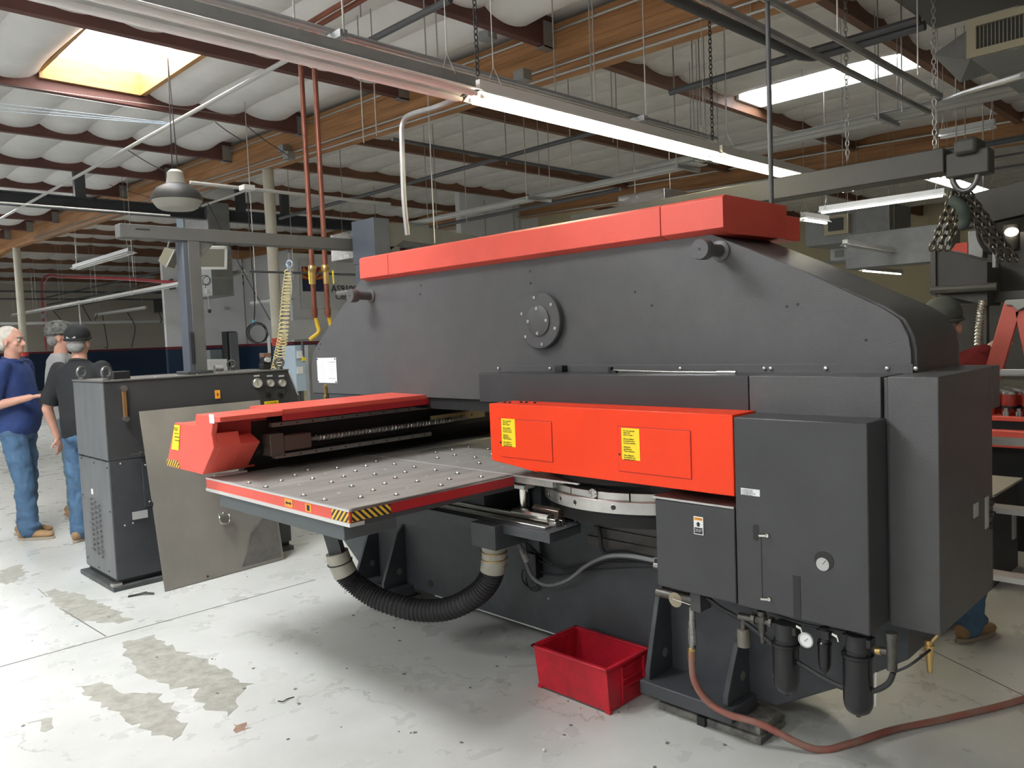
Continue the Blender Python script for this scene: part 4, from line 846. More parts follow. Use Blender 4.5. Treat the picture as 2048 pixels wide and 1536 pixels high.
# ------------------------------------------------------------ conduits, pipes, rods
def run(name,label,cat,path,r,mm,group=None,n=8,loc=None):
    t=MB().tube([V(p) for p in path],r,n).build(name,mm); return tag(t,label,cat,group)
def line_y(px0,py0,px1,py1,x,r,name,label,cat,mm,group=None,sides=8):
    a=at(px0,py0,x=x); b=at(px1,py1,x=x); z=(a.z+b.z)/2; return run(name,label,cat,[(x,a.y,z),(x,b.y,z)],r,mm,group,sides)
def line_x(px0,py0,px1,py1,y,r,name,label,cat,mm,group=None):
    a=at(px0,py0,y=y); b=at(px1,py1,y=y); z=(a.z+b.z)/2; return run(name,label,cat,[(a.x,y,z),(b.x,y,z)],r,mm,group)
def rack(name,label,axis,fix,a,b,z,k,spread,struts):
    t=thing(name,label,'conduit rack',(fix,a,z) if axis=='y' else (a,fix,z))
    for i in range(k):
        o=(i-(k-1)/2)*spread; r=.009 if i%3 else .013
        p=((fix+o,a,z),(fix+o,b,z)) if axis=='y' else ((a,fix+o,z),(b,fix+o,z))
        MB().cyl(*p,r,8).build('conduit',emt if i%4 else galv,t)
    for s in struts:
        w=k*spread/2+.06
        q=((fix-w,s,z-.03),(fix+w,s,z-.03)) if axis=='y' else ((s,fix-w,z-.03),(s,fix+w,z-.03))
        MB().bar(*q,.04,.035).build('channel_strut',galv,t)
        yy=s if axis=='y' else fix
        for e in q: MB().cyl(e,(e[0],e[1],zr(e[1])-.1),.005,6).build('threaded_rod',emt,t)
rack('conduit_rack','rack of thin conduits running above the unlit strip lights at top','x',3.42,-2,5.6,2.98,7,.045,(.5,2.15,4.55))
rack('conduit_rack','wide dark conduit rack running right under the brown timber beam','y',8.1,-2.5,5.6,3.46,9,.05,(.2,2.9,4.9))
rack('conduit_rack','pale conduit rack behind the red top cover','y',7.1,4.35,10.3,3.17,6,.05,(4.5,6.6,9.0))
for (c,lab) in (((1348,0,1858,205),'lower grey pipe of the pair crossing under the roof at upper right'),((1510,0,1880,180),'upper grey pipe of the pair crossing under the roof at upper right')):
    line_x(*c,2.2 if c[0]<1400 else 1.9,.022,'overhead_pipe',lab,'pipe',galv,'pipe pair')
e0=at(1330,-10,y=2.9);e1=at(1600,112,y=2.9);e2=at(1850,48,x=e1.x+.12);run('sprinkler_main','dark sprinkler pipe with an elbow below the right skylight','pipe',bez([e0,V((e1.x-.25,2.9,e1.z)),V((e1.x-.02,2.9,e1.z))],6)+bez([V((e1.x+.08,2.86,e1.z)),V((e1.x+.12,2.75,e1.z)),V((e1.x+.12,e2.y,e1.z))],8),.036,pipe,n=12)
line_y(690,280,1600,118,6.4,.03,'sprinkler_main','dark sprinkler branch crossing under the timber beam to the elbow','pipe',pipe) if 0 else None
line_y(1340,180,1840,45,6.3,.03,'sprinkler_branch','dark sprinkler branch passing the right skylight','pipe',pipe)
p=at(1860,185,y=2.2); run('bent_conduit','bent conduit curving right near the ceiling grille','conduit',bez([p,p+V((.25,-.02,-.02)),at(1930,185,y=1.7),at(2048,150,y=1.0)],12),.018,galv)
line_y(0,425,592,137,3.6,.021,'sprinkler_main','pale sprinkler pipe running from the left edge to the copper pipes','pipe',wpipe)
line_y(640,140,900,-10,3.6,.025,'sprinkler_branch','dark pipe crossing the top edge left of the chain','pipe',pipe)
line_y(560,440,1290,232,7.0,.028,'sprinkler_branch','long dark sprinkler branch behind the lit strip light','pipe',pipe)
line_x(785,290,1260,355,6.9,.022,'sprinkler_branch','thin dark pipe sloping right from the bent conduit','pipe',pipe)
line_y(800,470,1240,375,8.4,.028,'sprinkler_branch','dark sprinkler pipe in front of the white upper wall','pipe',pipe)
line_x(600,378,740,392,10,.02,'overhead_pipe','pale pipe level with the high bay lamp','pipe',wpipe) if 0 else None
line_x(380,365,780,408,9.4,.022,'overhead_pipe','thin pale pipe crossing the cream column','pipe',wpipe)
line_x(0,404,340,432,9.6,.010,'overhead_conduit','thin pale conduit passing left below the dark rail','conduit',wpipe)
line_y(405,415,490,378,6.3,.02,'overhead_conduit','pale conduit from the high bay lamp to its junction box','conduit',wpipe)
line_x(500,545,760,549,9.0,.014,'overhead_conduit','thin dark conduit across the white banner wall','conduit',pipe)
line_y(1590,480,2048,389,6.8,.02,'overhead_pipe','thin dark pipe above the right hand chains','pipe',pipe) if 0 else None
line_y(1890,303,2048,275,9,.03,'overhead_pipe','dark pipe right of the lifting block','pipe',pipe)
line_y(1880,330,2048,308,9,.012,'overhead_conduit','upper thin conduit right of the lifting block','conduit',pipe)
line_y(1880,352,2048,332,9,.012,'overhead_conduit','lower thin conduit right of the lifting block','conduit',pipe)
# conduit clipped along the timber beams
for z,lab in ((-.10,'upper conduit clipped along the near timber beam'),(-.44,'middle conduit clipped along the near timber beam'),(-.53,'lower conduit clipped along the near timber beam')):
    ys=[0,6,10,16,24]; run('beam_conduit',lab,'conduit',[(5.99,y,zr(y)+z) for y in ys],.014,emt,'beam conduits')
for z,lab in ((-.2,'upper pipe along the far right timber beam'),(-.5,'lower pipe along the far right timber beam')):
    run('beam_conduit',lab,'conduit',[(13.46,y,zr(y)+z) for y in (0,6,12,20)],.022,emt,'beam conduits')
# dark crane rail
ra=at(-60,378,y=15.5); rb=at(800,452,y=15.5)
IR=thing('crane_rail','dark steel crane rail crossing behind the high bay lamp','rail',(ra.x,15.5,4.2))
MB().box((ra.x,15.42,4.26),(rb.x,15.58,4.29)).box((ra.x,15.49,4.09),(rb.x,15.51,4.26)).box((ra.x,15.42,4.06),(rb.x,15.58,4.09)).build('i_beam',mat('dark_rail_paint',(.06,.065,.075),.5),IR)
for px in (160,568,480): q=at(px,395,y=15.5); box('hanger_drop',(q.x-.09,15.45,4.29),(q.x+.09,15.55,zr(15.5)-.1),pipe,IR)
# bent conduit dropping to the machine
q=at(815,470,y=3.9); b1=at(805,270,y=3.9); top=at(870,215,y=3.6)
run('machine_feed_conduit','bright bent steel conduit dropping to the top of the press','conduit',bez([q,at(808,400,y=3.9),at(804,290,y=3.9),at(806,245,y=3.9),at(825,228,y=3.8),top,at(910,198,y=3.5)],30),.016,galv)
# vertical hanging rods
RG='thin ceiling hanger rods'
for px,pt0,pb0,x in ((135,285,545,6.5),(244,220,560,5.2),(490,215,610,4.8),(575,340,560,7.5),(680,310,400,7),(718,95,290,4.3),(745,100,275,4.3),(847,0,490,4.2),(872,40,115,4.2),(720,0,35,4.0),(868,320,470,7.5),(929,340,455,7.5),(1010,250,330,7),(1075,260,365,7.5),(1140,275,330,7),(1105,30,185,5),(1177,0,205,5),(1235,285,345,7.5),(1348,190,262,7),(1385,150,260,6.5),(1410,205,275,7),(1452,235,275,7),(1502,20,70,6),(1755,30,240,7),(1675,45,75,5),(1835,55,150,6),(1803,110,225,7),(1912,240,400,9),(1930,265,400,9),(1966,265,400,9),(1400,205,250,6.6),(1225,240,285,7)):
    a=at(px,pt0,x=x); b=at(px,pb0,x=x); MB().cyl((a.x,a.y,max(a.z,b.z)),(a.x,a.y,b.z),.006,6)
    o=MB().cyl((a.x,a.y,zr(a.y)-.06),(a.x,a.y,b.z),.006,6).build('hanger_rod',emt); tag(o,'thin steel hanger rod hanging from the roof timbers','rod',RG)
hr=at(1543,405,y=1.9); o=MB().cyl((hr.x,hr.y,zr(hr.y)-.1),(hr.x,hr.y,hr.z-.02),.012,10).build('hoist_rod',pipe); tag(o,'long dark rod dropping from the roof to the right end of the red cover','rod')
# chain to the strip light
def chain(name,label,p,q,link_r=.018,wire=.004,mm=emt,step=None):
    p,q=V(p),V(q); d=(q-p); L=d.length; d.normalize(); x,y,z=basis(d); st=step or link_r*1.5; n=int(L/st); m=MB()
    for i in range(n):
        c=p+d*(i+.5)*L/n; u=x if i%2 else y; pts=[c+d*math.cos(a)*link_r+u*math.sin(a)*link_r*.6 for a in [2*PI*k/8 for k in range(9)]]
        m.tube(pts,wire,5)
    return tag(m.build(name,mm),label,'chain')
a=at(1425,285,y=3.15); chain('light_chain','loop chain holding the lit strip light at its middle joint',(a.x,3.15,2.90),(a.x,3.15,zr(3.1)-.04),.02,.0035,rubber)
a=at(955,150,y=3.15); chain('light_chain','loop chain with crossed ties at the left end of the lit strip light',(a.x,3.15,2.90),(a.x,3.15,zr(3.1)-.04),.02,.0035,rubber)
for px,pt_,pb_ in ((1692,110,320),(1868,160,300)):
    a=at(px,pt_,x=6.6); b=at(px,pb_,x=6.6); chain('hanging_chain',{1692:'thin chain hanging in front of the right skylight',1868:'thin chain hanging by the lifting block'}[px],(a.x,a.y,b.z),(a.x,a.y,zr(a.y)-.1),.025,.004,emt)
# copper pipes with yellow valves
for i,(dx,lab) in enumerate(((0,'left brown copper drop pipe with a yellow valve handle'),(.135,'right brown copper drop pipe with a yellow valve handle'))):
    x=3.5+dx*.6; y=5.86-dx*.55; t=thing('gas_drop_pipe',lab,'pipe',(x,y,1.55),'brown drop pipes')
    zt=4.08
    MB().tube([(x,y,1.72),(x,y,zt-.1)]+arc((x,y-.1,zt-.1),.1,0,PI/2,(0,1,0),(0,0,1),6)+[(x,y-1.6,zt)],.021,12).build('riser',copper,t)
    MB().lathe([(.026,0),(.034,.01),(.034,.05),(.026,.06)],(x,y,2.10),(0,0,1),14).cyl((x,y,2.0),(x,y,2.14),.024,12).build('ball_valve',brass,t)
    sx=-.05 if i==0 else .05
    MB().bar((x+sx,y-.03,2.11),(x+sx,y-.035,2.0),.016,.006).build('valve_handle',yel,t); MB().bar((x,y-.02,2.11),(x+sx,y-.03,2.12),.015,.01).build('lever_arm',galv,t)
    MB().tube(bez([(x,y,1.76),(x+.02,y,1.66),(x+.02,y-.01,1.60),(x-.05,y+.02,1.54)],12),.017,12).build('yellow_elbow',ypipe,t); MB().cyl((x,y,1.74),(x,y,1.80),.026,12).build('coupling',copper,t)
# coil hose
yc0=at(578,525,x=3.6)
CH=thing('coiled_air_hose','yellow coiled air hose hanging beside the cream column','hose',(yc0.x,yc0.y,1.5))
pa_=[at(*q,x=3.6) for q in ((577,540),(573,580),(570,620),(566,670),(560,705),(553,740))]
spn=bez(pa_,300); m=[]
for i,p in enumerate(spn):
    f=i/len(spn); a=2*PI*i/10*(1.0); r=.035+.02*f; m.append(p+V((math.cos(a)*r*.7,-math.cos(a)*r*.7,math.sin(a)*r*.35)))
MB().tube(m,.0055,6).build('coil',yhose,CH)
MB().tube(bez([at(580,540,x=3.6),at(584,580,x=3.6),at(579,595,x=3.6)],8),.004,6).build('tail',wpipe,CH); MB().torus(at(579,528,x=3.6),.03,.008,(1,.5,0)).torus(at(576,534,x=3.6),.025,.007,(1,-.5,.4)).build('knot',bluebox,CH)
# hanging coiled cable
cc=at(514,665,x=4.6); t=thing('coiled_power_cable','black power cable coiled and tied with blue tape, hanging in mid air','cable',(cc.x,cc.y,cc.z))
nrm=FW.cross(V((0,0,1))); m=MB()
for i,(dx,r) in enumerate(((0,.125),(.006,.118),(-.008,.122),(.012,.112))): m.torus(cc+RT*dx*1.5+V((0,0,-.004*i)),r,.006,FW+V((0,0,.1*i)),40,6)
m.build('coil',rubber,t); q=at(508,645,x=4.6); MB().bar(q+V((0,0,-.03)),q+V((0,0,.03)),.03,.025).build('blue_tape',mat('cyan_tape',(.12,.45,.55),.5),t)
MB().tube(bez([q,at(509,600,x=4.6),at(503,520,x=4.6),at(495,385,x=4.6)],20),.007,7).build('drop_cable',rubber,t)
jb=at(494,376,x=4.6); o=box('junction_box',(jb.x-.07,jb.y-.07,jb.z-.03),(jb.x+.07,jb.y+.07,jb.z+.03),white,None,.003); tag(o,'white junction box above the coiled power cable','box')
cc=at(410,560,x=4.0); t=thing('coiled_pendant_cable','thin black cable coil with a grey pendant switch by the arm post','cable',(cc.x,cc.y,cc.z))
MB().torus(cc,.055,.004,FW,24,6).torus(cc+RT*.02+V((0,0,-.01)),.05,.004,FW+V((.2,0,0)),24,6).cyl(cc+V((0,0,-.04)),cc+V((0,0,-.14)),.004,6).build('coil',rubber,t)
b=at(415,582,x=4.0); MB().box((b.x-.02,b.y-.02,b.z-.03),(b.x+.02,b.y+.02,b.z+.03)).build('switch',greyl,t,.003); MB().cyl(b,at(419,620,x=4.0),.004,6).build('cord',greyl,t); b=at(419,622,x=4.0); MB().ball(b,(.02,.02,.025)).build('plug',rubber,t)
# white wires at left
for i,(a,b) in enumerate((((0,207),(345,246)),((0,215),(345,248)),((0,222),(340,249)),((0,168),(470,232)),((0,172),(480,250)))):
    p=at(*a,y=9.5); q=at(*b,y=9.5); run('stretched_wire','pale wire stretched across under the roof at left','wire',[p,q],.0025,bluew if i<3 else emt,'stretched pale wires')
for (a,b,x) in (((470,232),(575,310),5.3),((400,218),(490,285),5.0),((255,300),(350,350),4.2),((160,345),(300,395),5.5),((415,405),(540,640),5.0),((660,255),(760,240),6.3)):
    run('slack_cable','thin slack cable strung between the roof fittings','cable',bez([at(*a,x=x),at((a[0]+b[0])/2,(a[1]+b[1])/2+4,x=x),at(*b,x=x)],10),.006,rubber,'slack roof cables')
for px,py,x,lab in ((568,297,5.9,'grey junction box on the timber beam near the cream column'),(578,312,5.8,'small grey junction box under the beam by the copper pipes'),(1045,152,5.7,'grey junction box on the beam conduit above the lit strip light'),(975,70,5.4,'white fitting where the joist meets the timber beam')):
    p=at(px,py,x=x); tag(box('junction_box',(p.x-.06,p.y-.07,p.z-.05),(p.x+.06,p.y+.07,p.z+.05),galv,None,.004),lab,'box')
# red air line at left
rp=[at(*q,x=8.5) for q in ((360,565),(230,556),(130,553),(98,550),(84,562),(84,600),(88,650),(92,700))]
t=thing('red_air_line','pair of red pipes arching down behind the men at left','pipe',tuple(rp[4])); MB().tube(bez(rp,50),.03,8).build('pipe',redpipe,t); MB().tube([p+V((.10,-.05,-.05)) for p in bez(rp,50)],.02,8).build('pipe',mat('pink_pipe',(.6,.3,.3),.5),t)
q=rp[6]; box('outlet_box',(q.x-.08,q.y-.1,q.z+.25),(q.x+.08,q.y+.12,q.z+.42),greyl,t)
o=MB().cyl(at(157,600,x=8),at(163,665,x=8),.022,8).build('white_drop_pipe',white); tag(o,'short white drop pipe above the camouflage cap','pipe')
o=line_x(-40,645,365,645,30,.05,'wall_pipe','long pale pipe along the tan far wall','pipe',wpipe)
line_x(-20,583,350,585,33,.035,'wall_pipe','dark pipe along the far wall under the roof','pipe',pipe); line_x(-20,597,350,600,33,.03,'wall_pipe','second dark pipe along the far wall','pipe',pipe)
for i,(c,z) in enumerate((((60,600,330,545),0),((90,610,345,560),0),((110,620,350,575),0))): line_y(*c,9.5,.03,'overhead_pipe',['top pipe of the dark bundle above the long fixture row','middle pipe of the dark bundle above the long fixture row','bottom pipe of the dark bundle above the long fixture row'][i],'pipe',pipe,'dark pipe bundle')
for (a,b,c) in (((100,615),(122,640),(130,655)),((165,612),(185,645),(195,628)),((255,625),(270,655),(263,695)),((205,630),(215,690),(210,695)),((318,625),(323,640),(320,645))):
    run('drooping_cable','thin cable drooping in front of the tan far wall','cable',bez([at(*a,x=10),at(*b,x=10),at(*c,x=10)],10),.015,rubber,'cables before the far wall')
# unit heaters and ducts far left
def duct(name,label,px0,py0,px1,py1,x,depth,mm,cat='duct'):
    a=at(px0,py0,x=x);b=at(px1,py1,x=x); t=thing(name,label,cat,(x,(a.y+b.y)/2,min(a.z,b.z))); MB().box((x,b.y,min(a.z,b.z)),(x+depth,a.y,max(a.z,b.z))).build('casing',mm,t,.01)
    if cat!='crate':
        for yy in (a.y-.1,b.y+.1): MB().cyl((x+depth/2,yy,max(a.z,b.z)-.02),(x+depth/2,yy,zr(yy)-.02),.006,6).build('hanger_rod',emt,t)
    return t,a,b
t,a,b=duct('unit_heater','dark unit heater hanging before the far wall left of the arm post',306,598,350,622,14,.8,galv,'heater'); box('grille',(13.98,b.y+.1,b.z+.05),(14,a.y-.1,a.z-.06),pipe,t)
# tall grey duct behind high bay lamp
da=at(362,345,x=6.9); db_=at(415,430,x=6.9)
t=thing('ceiling_duct','square grey sheet metal duct dropping behind the high bay lamp','duct',(7,da.y,3)); MB().box((6.9,db_.y,2.55),(7.35,da.y,4.4)).build('casing',galv,t,.004)
for z in (2.9,3.3,3.7): box('seam_flange',(6.89,db_.y-.01,z),(7.36,da.y+.01,z+.02),greyl,t)
box('lined_face',(6.88,da.y,2.9),(7.2,da.y+.35,4.3),bluebox,t)
# ------------------------------------------------------------ banner wall and things before it
def atw(px,py): return at(px,py,y=20.98)
a=at(602,528,y=20.9); b=at(716,592,y=20.9)
BA=thing('wall_banner','white banner with a sunburst flag and the words AS9100 Certified','banner',(a.x,20.9,b.z))
x0,x1=a.x,b.x+2.2; z1=a.z+.15; z0=at(600,610,y=20.9).z
box('cloth',(x0,20.93,z0-.1),(x1+.3,20.96,z1),mat('banner_cloth',(.70,.71,.72),.7),BA)
f0,f1=at(604,533,y=20.9),at(650,583,y=20.9); zm=(f0.z+f1.z)/2-.02; xc=(f0.x+f1.x)/2
box('flag_lower',(f0.x,20.915,f1.z),(f1.x,20.93,zm),flagn,BA); up_=box('flag_upper',(f0.x,20.915,zm),(f1.x,20.93,f0.z),flagr,BA)
for i in range(6):
    a0=PI*(i+.28)/6.0; a1=a0+PI/12
    def cl(t):
        c,s=math.cos(t),math.sin(t); k=min(((f1.x-f0.x)/2)/max(abs(c),1e-3),(f0.z-zm)/max(s,1e-3)); return (xc+c*k,zm+s*k)
    p,q=cl(a0),cl(a1); MB().add([(xc,20.91,zm),(p[0],20.91,p[1]),(q[0],20.91,q[1])],[(0,1,2)]).build('sun_ray',flago,BA)
p=at(662,570,y=20.9); text('banner_word','AS9100',(p.x,20.91,p.z+.03),UY,UZ,.30,ink,BA,.004); p=at(670,583,y=20.9); text('banner_word','Certified',(p.x,20.91,p.z-.02),UY,UZ,.27,ink,BA,.004)
p=at(696,605,y=20.9); MB().prism([(p.x-.15,p.z-.2),(p.x+.15,p.z-.2),(p.x+.3,p.z+.2),(p.x,p.z+.2)],'y',20.9,20.93).build('red_emblem',flagr,BA)
def wbox(name,label,cat,c0,c1,y,dep,mm,parts=()):
    a=at(*c0,y=y); b=at(*c1,y=y); t=thing(name,label,cat,((a.x+b.x)/2,y,min(a.z,b.z))); MB().box((a.x,y,b.z),(b.x,y+dep,a.z)).build('body',mm,t,.005)
    if y<16 and b.z<1.45:
        for xx in (a.x+.02,b.x-.06): MB().box((xx,y+.04,0),(xx+.04,y+.08,b.z)).build('leg',pipe,t)
    return t,a,b
wbox('wall_cabinet','plain white wall cabinet beside the yellow coiled hose','cabinet',(570,641),(632,677),20.5,.45,whitew)
t,a,b=wbox('electrical_panel','pale blue grey electrical panel with two paper notes behind the power unit','electrical panel',(589,691),(614,781),8.2,.3,bluebox)
for z0_,z1_ in ((702,716),(734,747)):
    p=at(594,z0_,y=8.19);q=at(606,z1_,y=8.19); box('paper_note',(p.x,8.185,q.z),(q.x,8.2,p.z),paper,t)
p=at(589,720,y=8.19); box('panel_seam',(a.x,8.195,p.z-.004),(b.x,8.2,p.z+.004),greyl,t); p=at(609,718,y=8.17); box('yellow_lock',(p.x-.02,8.17,p.z-.02),(p.x+.02,8.2,p.z+.02),yel,t); box('lever',(p.x-.015,8.17,p.z+.04),(p.x,8.2,p.z+.2),pipe,t)
wbox('grey_floor_cabinet','tall grey cabinet edge between the electrical panel and the press','cabinet',(615,690),(640,830),8.6,.3,galv)
wbox('cream_conduit_box','cream coloured low box under the electrical panel','box',(598,780),(616,812),8.3,.2,mat('cream_box',(.62,.58,.38),.6))
wbox('white_desk','white work surface against the navy wall','table',(412,720),(456,745),13,.6,paper)
t,a,b=wbox('dark_door_frame','open grey door with a dark frame on the navy office wall','door',(453,663),(477,742),20,.3,black); p=at(458,665,y=19.98);q=at(479,742,y=19.98); box('door_leaf',(p.x,19.95,q.z),(q.x,20,p.z),mat('grey_door',(.17,.18,.2),.5),t)
wbox('work_stool','dark machine head on a small stand before the navy wall','machine',(420,700),(446,730),13.5,.3,mat('green_grey_machine',(.14,.17,.17),.5))
wbox('wall_notice','white notice strip hanging beside the cream column','sign',(535,672),(543,716),11.22,.02,paper)
for px,py in ((460,580),(455,617)):
    p=at(px,py,y=23.98); tag(box('wall_fixture',(p.x-.08,23.9,p.z-.03),(p.x+.05,24,p.z+.03),greyl),'small dark fitting on the white office wall, '+('upper of two' if py<600 else 'lower of two'),'fitting')
# ducts on top of the office and right side
t,a,b=duct('silver_duct','shiny silver insulated duct behind the corner post',660,470,740,510,9.5,.5,mat('foil_wrap',(.6,.6,.58),.25,.9,bump=.6,bs=9))
t,a,b=duct('foil_duct','crumpled foil wrapped duct above the red top cover',1235,393,1330,450,9.5,.6,mat('foil_wrap',(.6,.6,.58)))
t,a,b=duct('air_handler','grey air handler with a framed grille on the back wall',1610,428,1780,475,14,1.0,galv)
g0=at(1652,434,x=13.98);g1=at(1700,466,x=13.98); box('grille_frame',(13.9,g1.y,g1.z),(14,g0.y,g0.z),beige,t); box('grille',(13.87,g1.y+.08,g1.z+.06),(13.9,g0.y-.08,g0.z-.06),pipe,t)
duct('wall_duct','long grey duct along the right back wall',1690,470,1900,520,13,.5,galv)
t,a,b=duct('wall_vent','second framed vent on the back wall above the sloping frame end',1660,498,1698,518,15,.3,whitew); box('grille',(14.97,b.y+.1,b.z+.05),(15,a.y-.1,a.z-.05),greyl,t)
# ceiling mounted air unit top right
def quadbox(name,mm,parent,corners,axis,dep):
    vs=[V(c) for c in corners]; o=V(dep); return MB().add(vs+[v+o for v in vs],[(0,1,2,3),(7,6,5,4),(0,4,5,1),(1,5,6,2),(2,6,7,3),(3,7,4,0)]).build(name,mm,parent,.004)
gx=6.4; G=[at(1935,45,x=gx),at(2090,-15,x=gx),at(2095,85,x=gx),at(1942,118,x=gx)]
AU=thing('ceiling_air_unit','ceiling air unit with a framed louvre grille at the top right corner','air unit',tuple(G[3]))
quadbox('casing',galv,AU,[g+V((.02,0,0)) for g in (G[0],V((gx,-1.6,G[0].z)),V((gx,-1.6,G[3].z)),G[3])],'x',(1.3,0,0))
yy0,yy1=G[0].y,-1.2; zt,zb=G[0].z,G[3].z
fr_=MB().box((gx-.03,yy1,zt-.05),(gx-.004,yy0,zt)).box((gx-.03,yy1,zb),(gx-.004,yy0,zb+.05)).box((gx-.03,yy0-.06,zb+.05),(gx-.004,yy0,zt-.05)).build('grille_frame',mat('khaki_frame',(.42,.38,.26),.5),AU)
box('dark_throat',(gx+.0,yy1,zb+.05),(gx+.015,yy0-.06,zt-.05),mat('grille_shadow',(.08,.075,.06),.7),AU)
sl=MB().prism([(0,0),(.03,.012),(.032,.008),(.002,-.004)],'z',zb+.05,zt-.05).mesh('louvre_slat',mat('louvre_khaki',(.33,.31,.25),.5))
for i in range(60):
    y=yy0-.08-i*.024
    if y>yy1: link('louvre_slat',sl,AU,loc=(gx-.018,y,0))
MB().add([at(1865,110,x=6.9),at(1935,60,x=6.6),at(1940,120,x=6.6),at(1920,165,x=6.9),V((8,1.2,4.0)),V((8,1.0,4.3)),V((8,.8,4.0)),V((8,1.0,3.7))],[(0,1,2,3),(4,5,6,7),(0,1,5,4),(1,2,6,5),(2,3,7,6),(3,0,4,7)]).build('transition_duct',galv,AU)
D2=thing('roof_duct','dark rectangular duct under the roof at the top right','duct',(6.5,1.2,4.1)); A=at(1815,0,z=4.22);B=at(1868,45,z=4.22);Cc=at(1965,14,z=4.22)
MB().box((5.9,B.y-1.2,4.16),(B.x,B.y,4.34)).build('casing',mat('dark_duct_face',(.13,.125,.11),.5),D2)
# ------------------------------------------------------------ second machine, lifting gear at right
LB=thing('lifting_boom','dark steel lifting boom with shackle passing above the press at right','crane',(5.2,2.5,2.8))
bx=5.0; u0=at(1641,344,x=bx);u1=at(1887,294.6,x=bx);l0=at(1703,380,x=bx);l1=at(1887,344,x=bx)
dm=mat('dark_boom_paint',(.075,.072,.062),.5,var=.15,vs=6)
MB().box((bx,u1.y,l1.z),(bx+.16,4.3,u1.z)).build('boom_beam',dm,LB,.006)
k0=at(1887,300,x=bx);k1=at(1935,280,x=bx)
MB().box((bx+.02,k1.y-.10,k0.z-.16),(bx+.14,u1.y,k0.z-.02)).build('boom_tip',dm,LB,.01)
hx=at(1908,280,x=bx);hy=at(1955,305,x=bx); MB().box((bx-.02,hy.y,hy.z),(bx+.18,hx.y,hx.z)).build('head_block',dm,LB,.02)
s0=at(1932,300,x=bx+.05); MB().cyl((bx+.05,s0.y,s0.z),(bx+.05,s0.y,s0.z-.12),.03,14).cyl((bx+.05,s0.y+.08,s0.z-.10),(bx+.05,s0.y-.09,s0.z-.10),.025,12).build('swivel',steel,LB)
s1=at(1930,350,x=bx+.05); MB().tube(bez([s1+V((0,.055,.09)),s1+V((0,.045,.05)),s1+V((0,.065,-.01)),s1+V((0,.04,-.07)),s1+V((0,0,-.09)),s1+V((0,-.04,-.07)),s1+V((0,-.065,-.01)),s1+V((0,-.045,.05)),s1+V((0,-.055,.09))],30),.016,10).cyl(s1+V((0,.07,.09)),s1+V((0,-.07,.09)),.018,10).build('shackle',mat('dark_forged_steel',(.17,.17,.17),.35,.7),LB)
def bigchain(lab,p,q):
    p,q=V(p),V(q); d=(q-p);L=d.length;d.normalize();x,y,z=basis(d);m=MB();n=int(L/.038)
    for s in (-.045,0,.045):
        for i in range(n):
            c=p+RT*s+d*(i+.5)*L/n; u=x if i%2 else y; m.tube([c+d*math.cos(a)*.028+u*math.sin(a)*.016 for a in [2*PI*k/10 for k in range(11)]],.0065,6)
    tag(m.build('lifting_chain',mat('oily_chain',(.13,.12,.10),.3,.8)),lab,'chain')
c0=at(1922,385,x=bx+.05)
bigchain('heavy double lifting chain slanting down left from the shackle',c0,at(1878,500,x=bx+.05)); bigchain('heavy double lifting chain slanting down right from the shackle',c0,at(2018,520,x=bx+.3))
cl=at(1918,410,x=bx+.04); tag(MB().tube(bez([at(1905,400,x=bx),at(1925,415,x=bx-.03),at(1930,440,x=bx),at(1922,455,x=bx)],10),.032,10).build('green_sling',mat('dull_green_sling',(.05,.07,.06),.7,bump=.6,bs=12)),'dull green lifting sling bunched below the shackle','sling')
M2=thing('second_machine','dark second machine with a black chute and boom at the right edge','machine',(6,1.5,0))
def sb(nm,c0,c1,x,dep,mm=None,par=M2):
    a=at(*c0,x=x);b=at(*c1,x=x); return MB().box((x,b.y,b.z),(x+dep,a.y,a.z)).build(nm,mm or dm,par,.004)
ms=mat('second_machine_dark',(.045,.043,.037),.5,var=.15,vs=5)
a=[at(1862,494,x=5.6),at(1895,500,x=5.6),at(1975,523,x=5.6),at(1975,612,x=5.6),at(1862,585,x=5.6)]
MB().add(a+[p+V((.3,0,0)) for p in a],[(0,1,2,3,4),(9,8,7,6,5)]+[(i,(i+1)%5,5+(i+1)%5,5+i) for i in range(5)]).build('chute',ms,M2,.003)
sb('chute_post',(1860,492),(1872,590),5.58,.05,dm)
sb('upper_mass',(1975,470),(2120,580),6.0,1.0,ms); sb('back_mass',(1870,590),(2200,760),6.9,1.2,ms); sb('upright_post',(1966,538),(1974,700),5.7,.06,dm)
pz=at(1862,580,x=5.55);pq=at(1995,573,x=5.55); MB().cyl(pz,pq,.025,10).build('cross_tube',dm,M2)
sb('cross_beam',(1890,590),(2120,598),5.75,.1,dm); sb('drop_post',(1984,486),(1992,535),5.5,.06,galv)
bm0=at(1925,360,x=6.2);bm1=at(2100,330,x=6.2); MB().bar(at(1915,430,x=6.2),at(2100,385,x=6.2),.12,.22).build('upper_boom',dm,M2,.004)
MB().bar(at(1975,430,x=6.6),at(2100,520,x=6.6),.2,.25).build('slanted_guard',mat('grey_guard',(.09,.085,.08),.5),M2)
MB().tube(bez([at(1962,425,x=5.8),at(1958,470,x=5.8),at(1975,500,x=5.8),at(1998,505,x=5.8)],16),.018,8).build('hydraulic_hose',rubber,M2)
sb('motor_box',(1936,462),(1966,515),6.1,.3,galv); MB().cyl(at(2022,450,x=6),at(2022,500,x=6),.05,12).build('cylinder',ms,M2)
wk=at(2023,464,x=5.95); tag(MB().ball(wk,(.04,.04,.028),12,8).build('work_light',mat('small_lit_bulb',(1,.9,.7),.3,emit=12)),'small glowing work light on the second machine','lamp')
rr=[at(1903,500,x=11),at(1912,487,x=11),at(1935,484,x=11),at(1935,507,x=11),at(1912,508,x=11)]
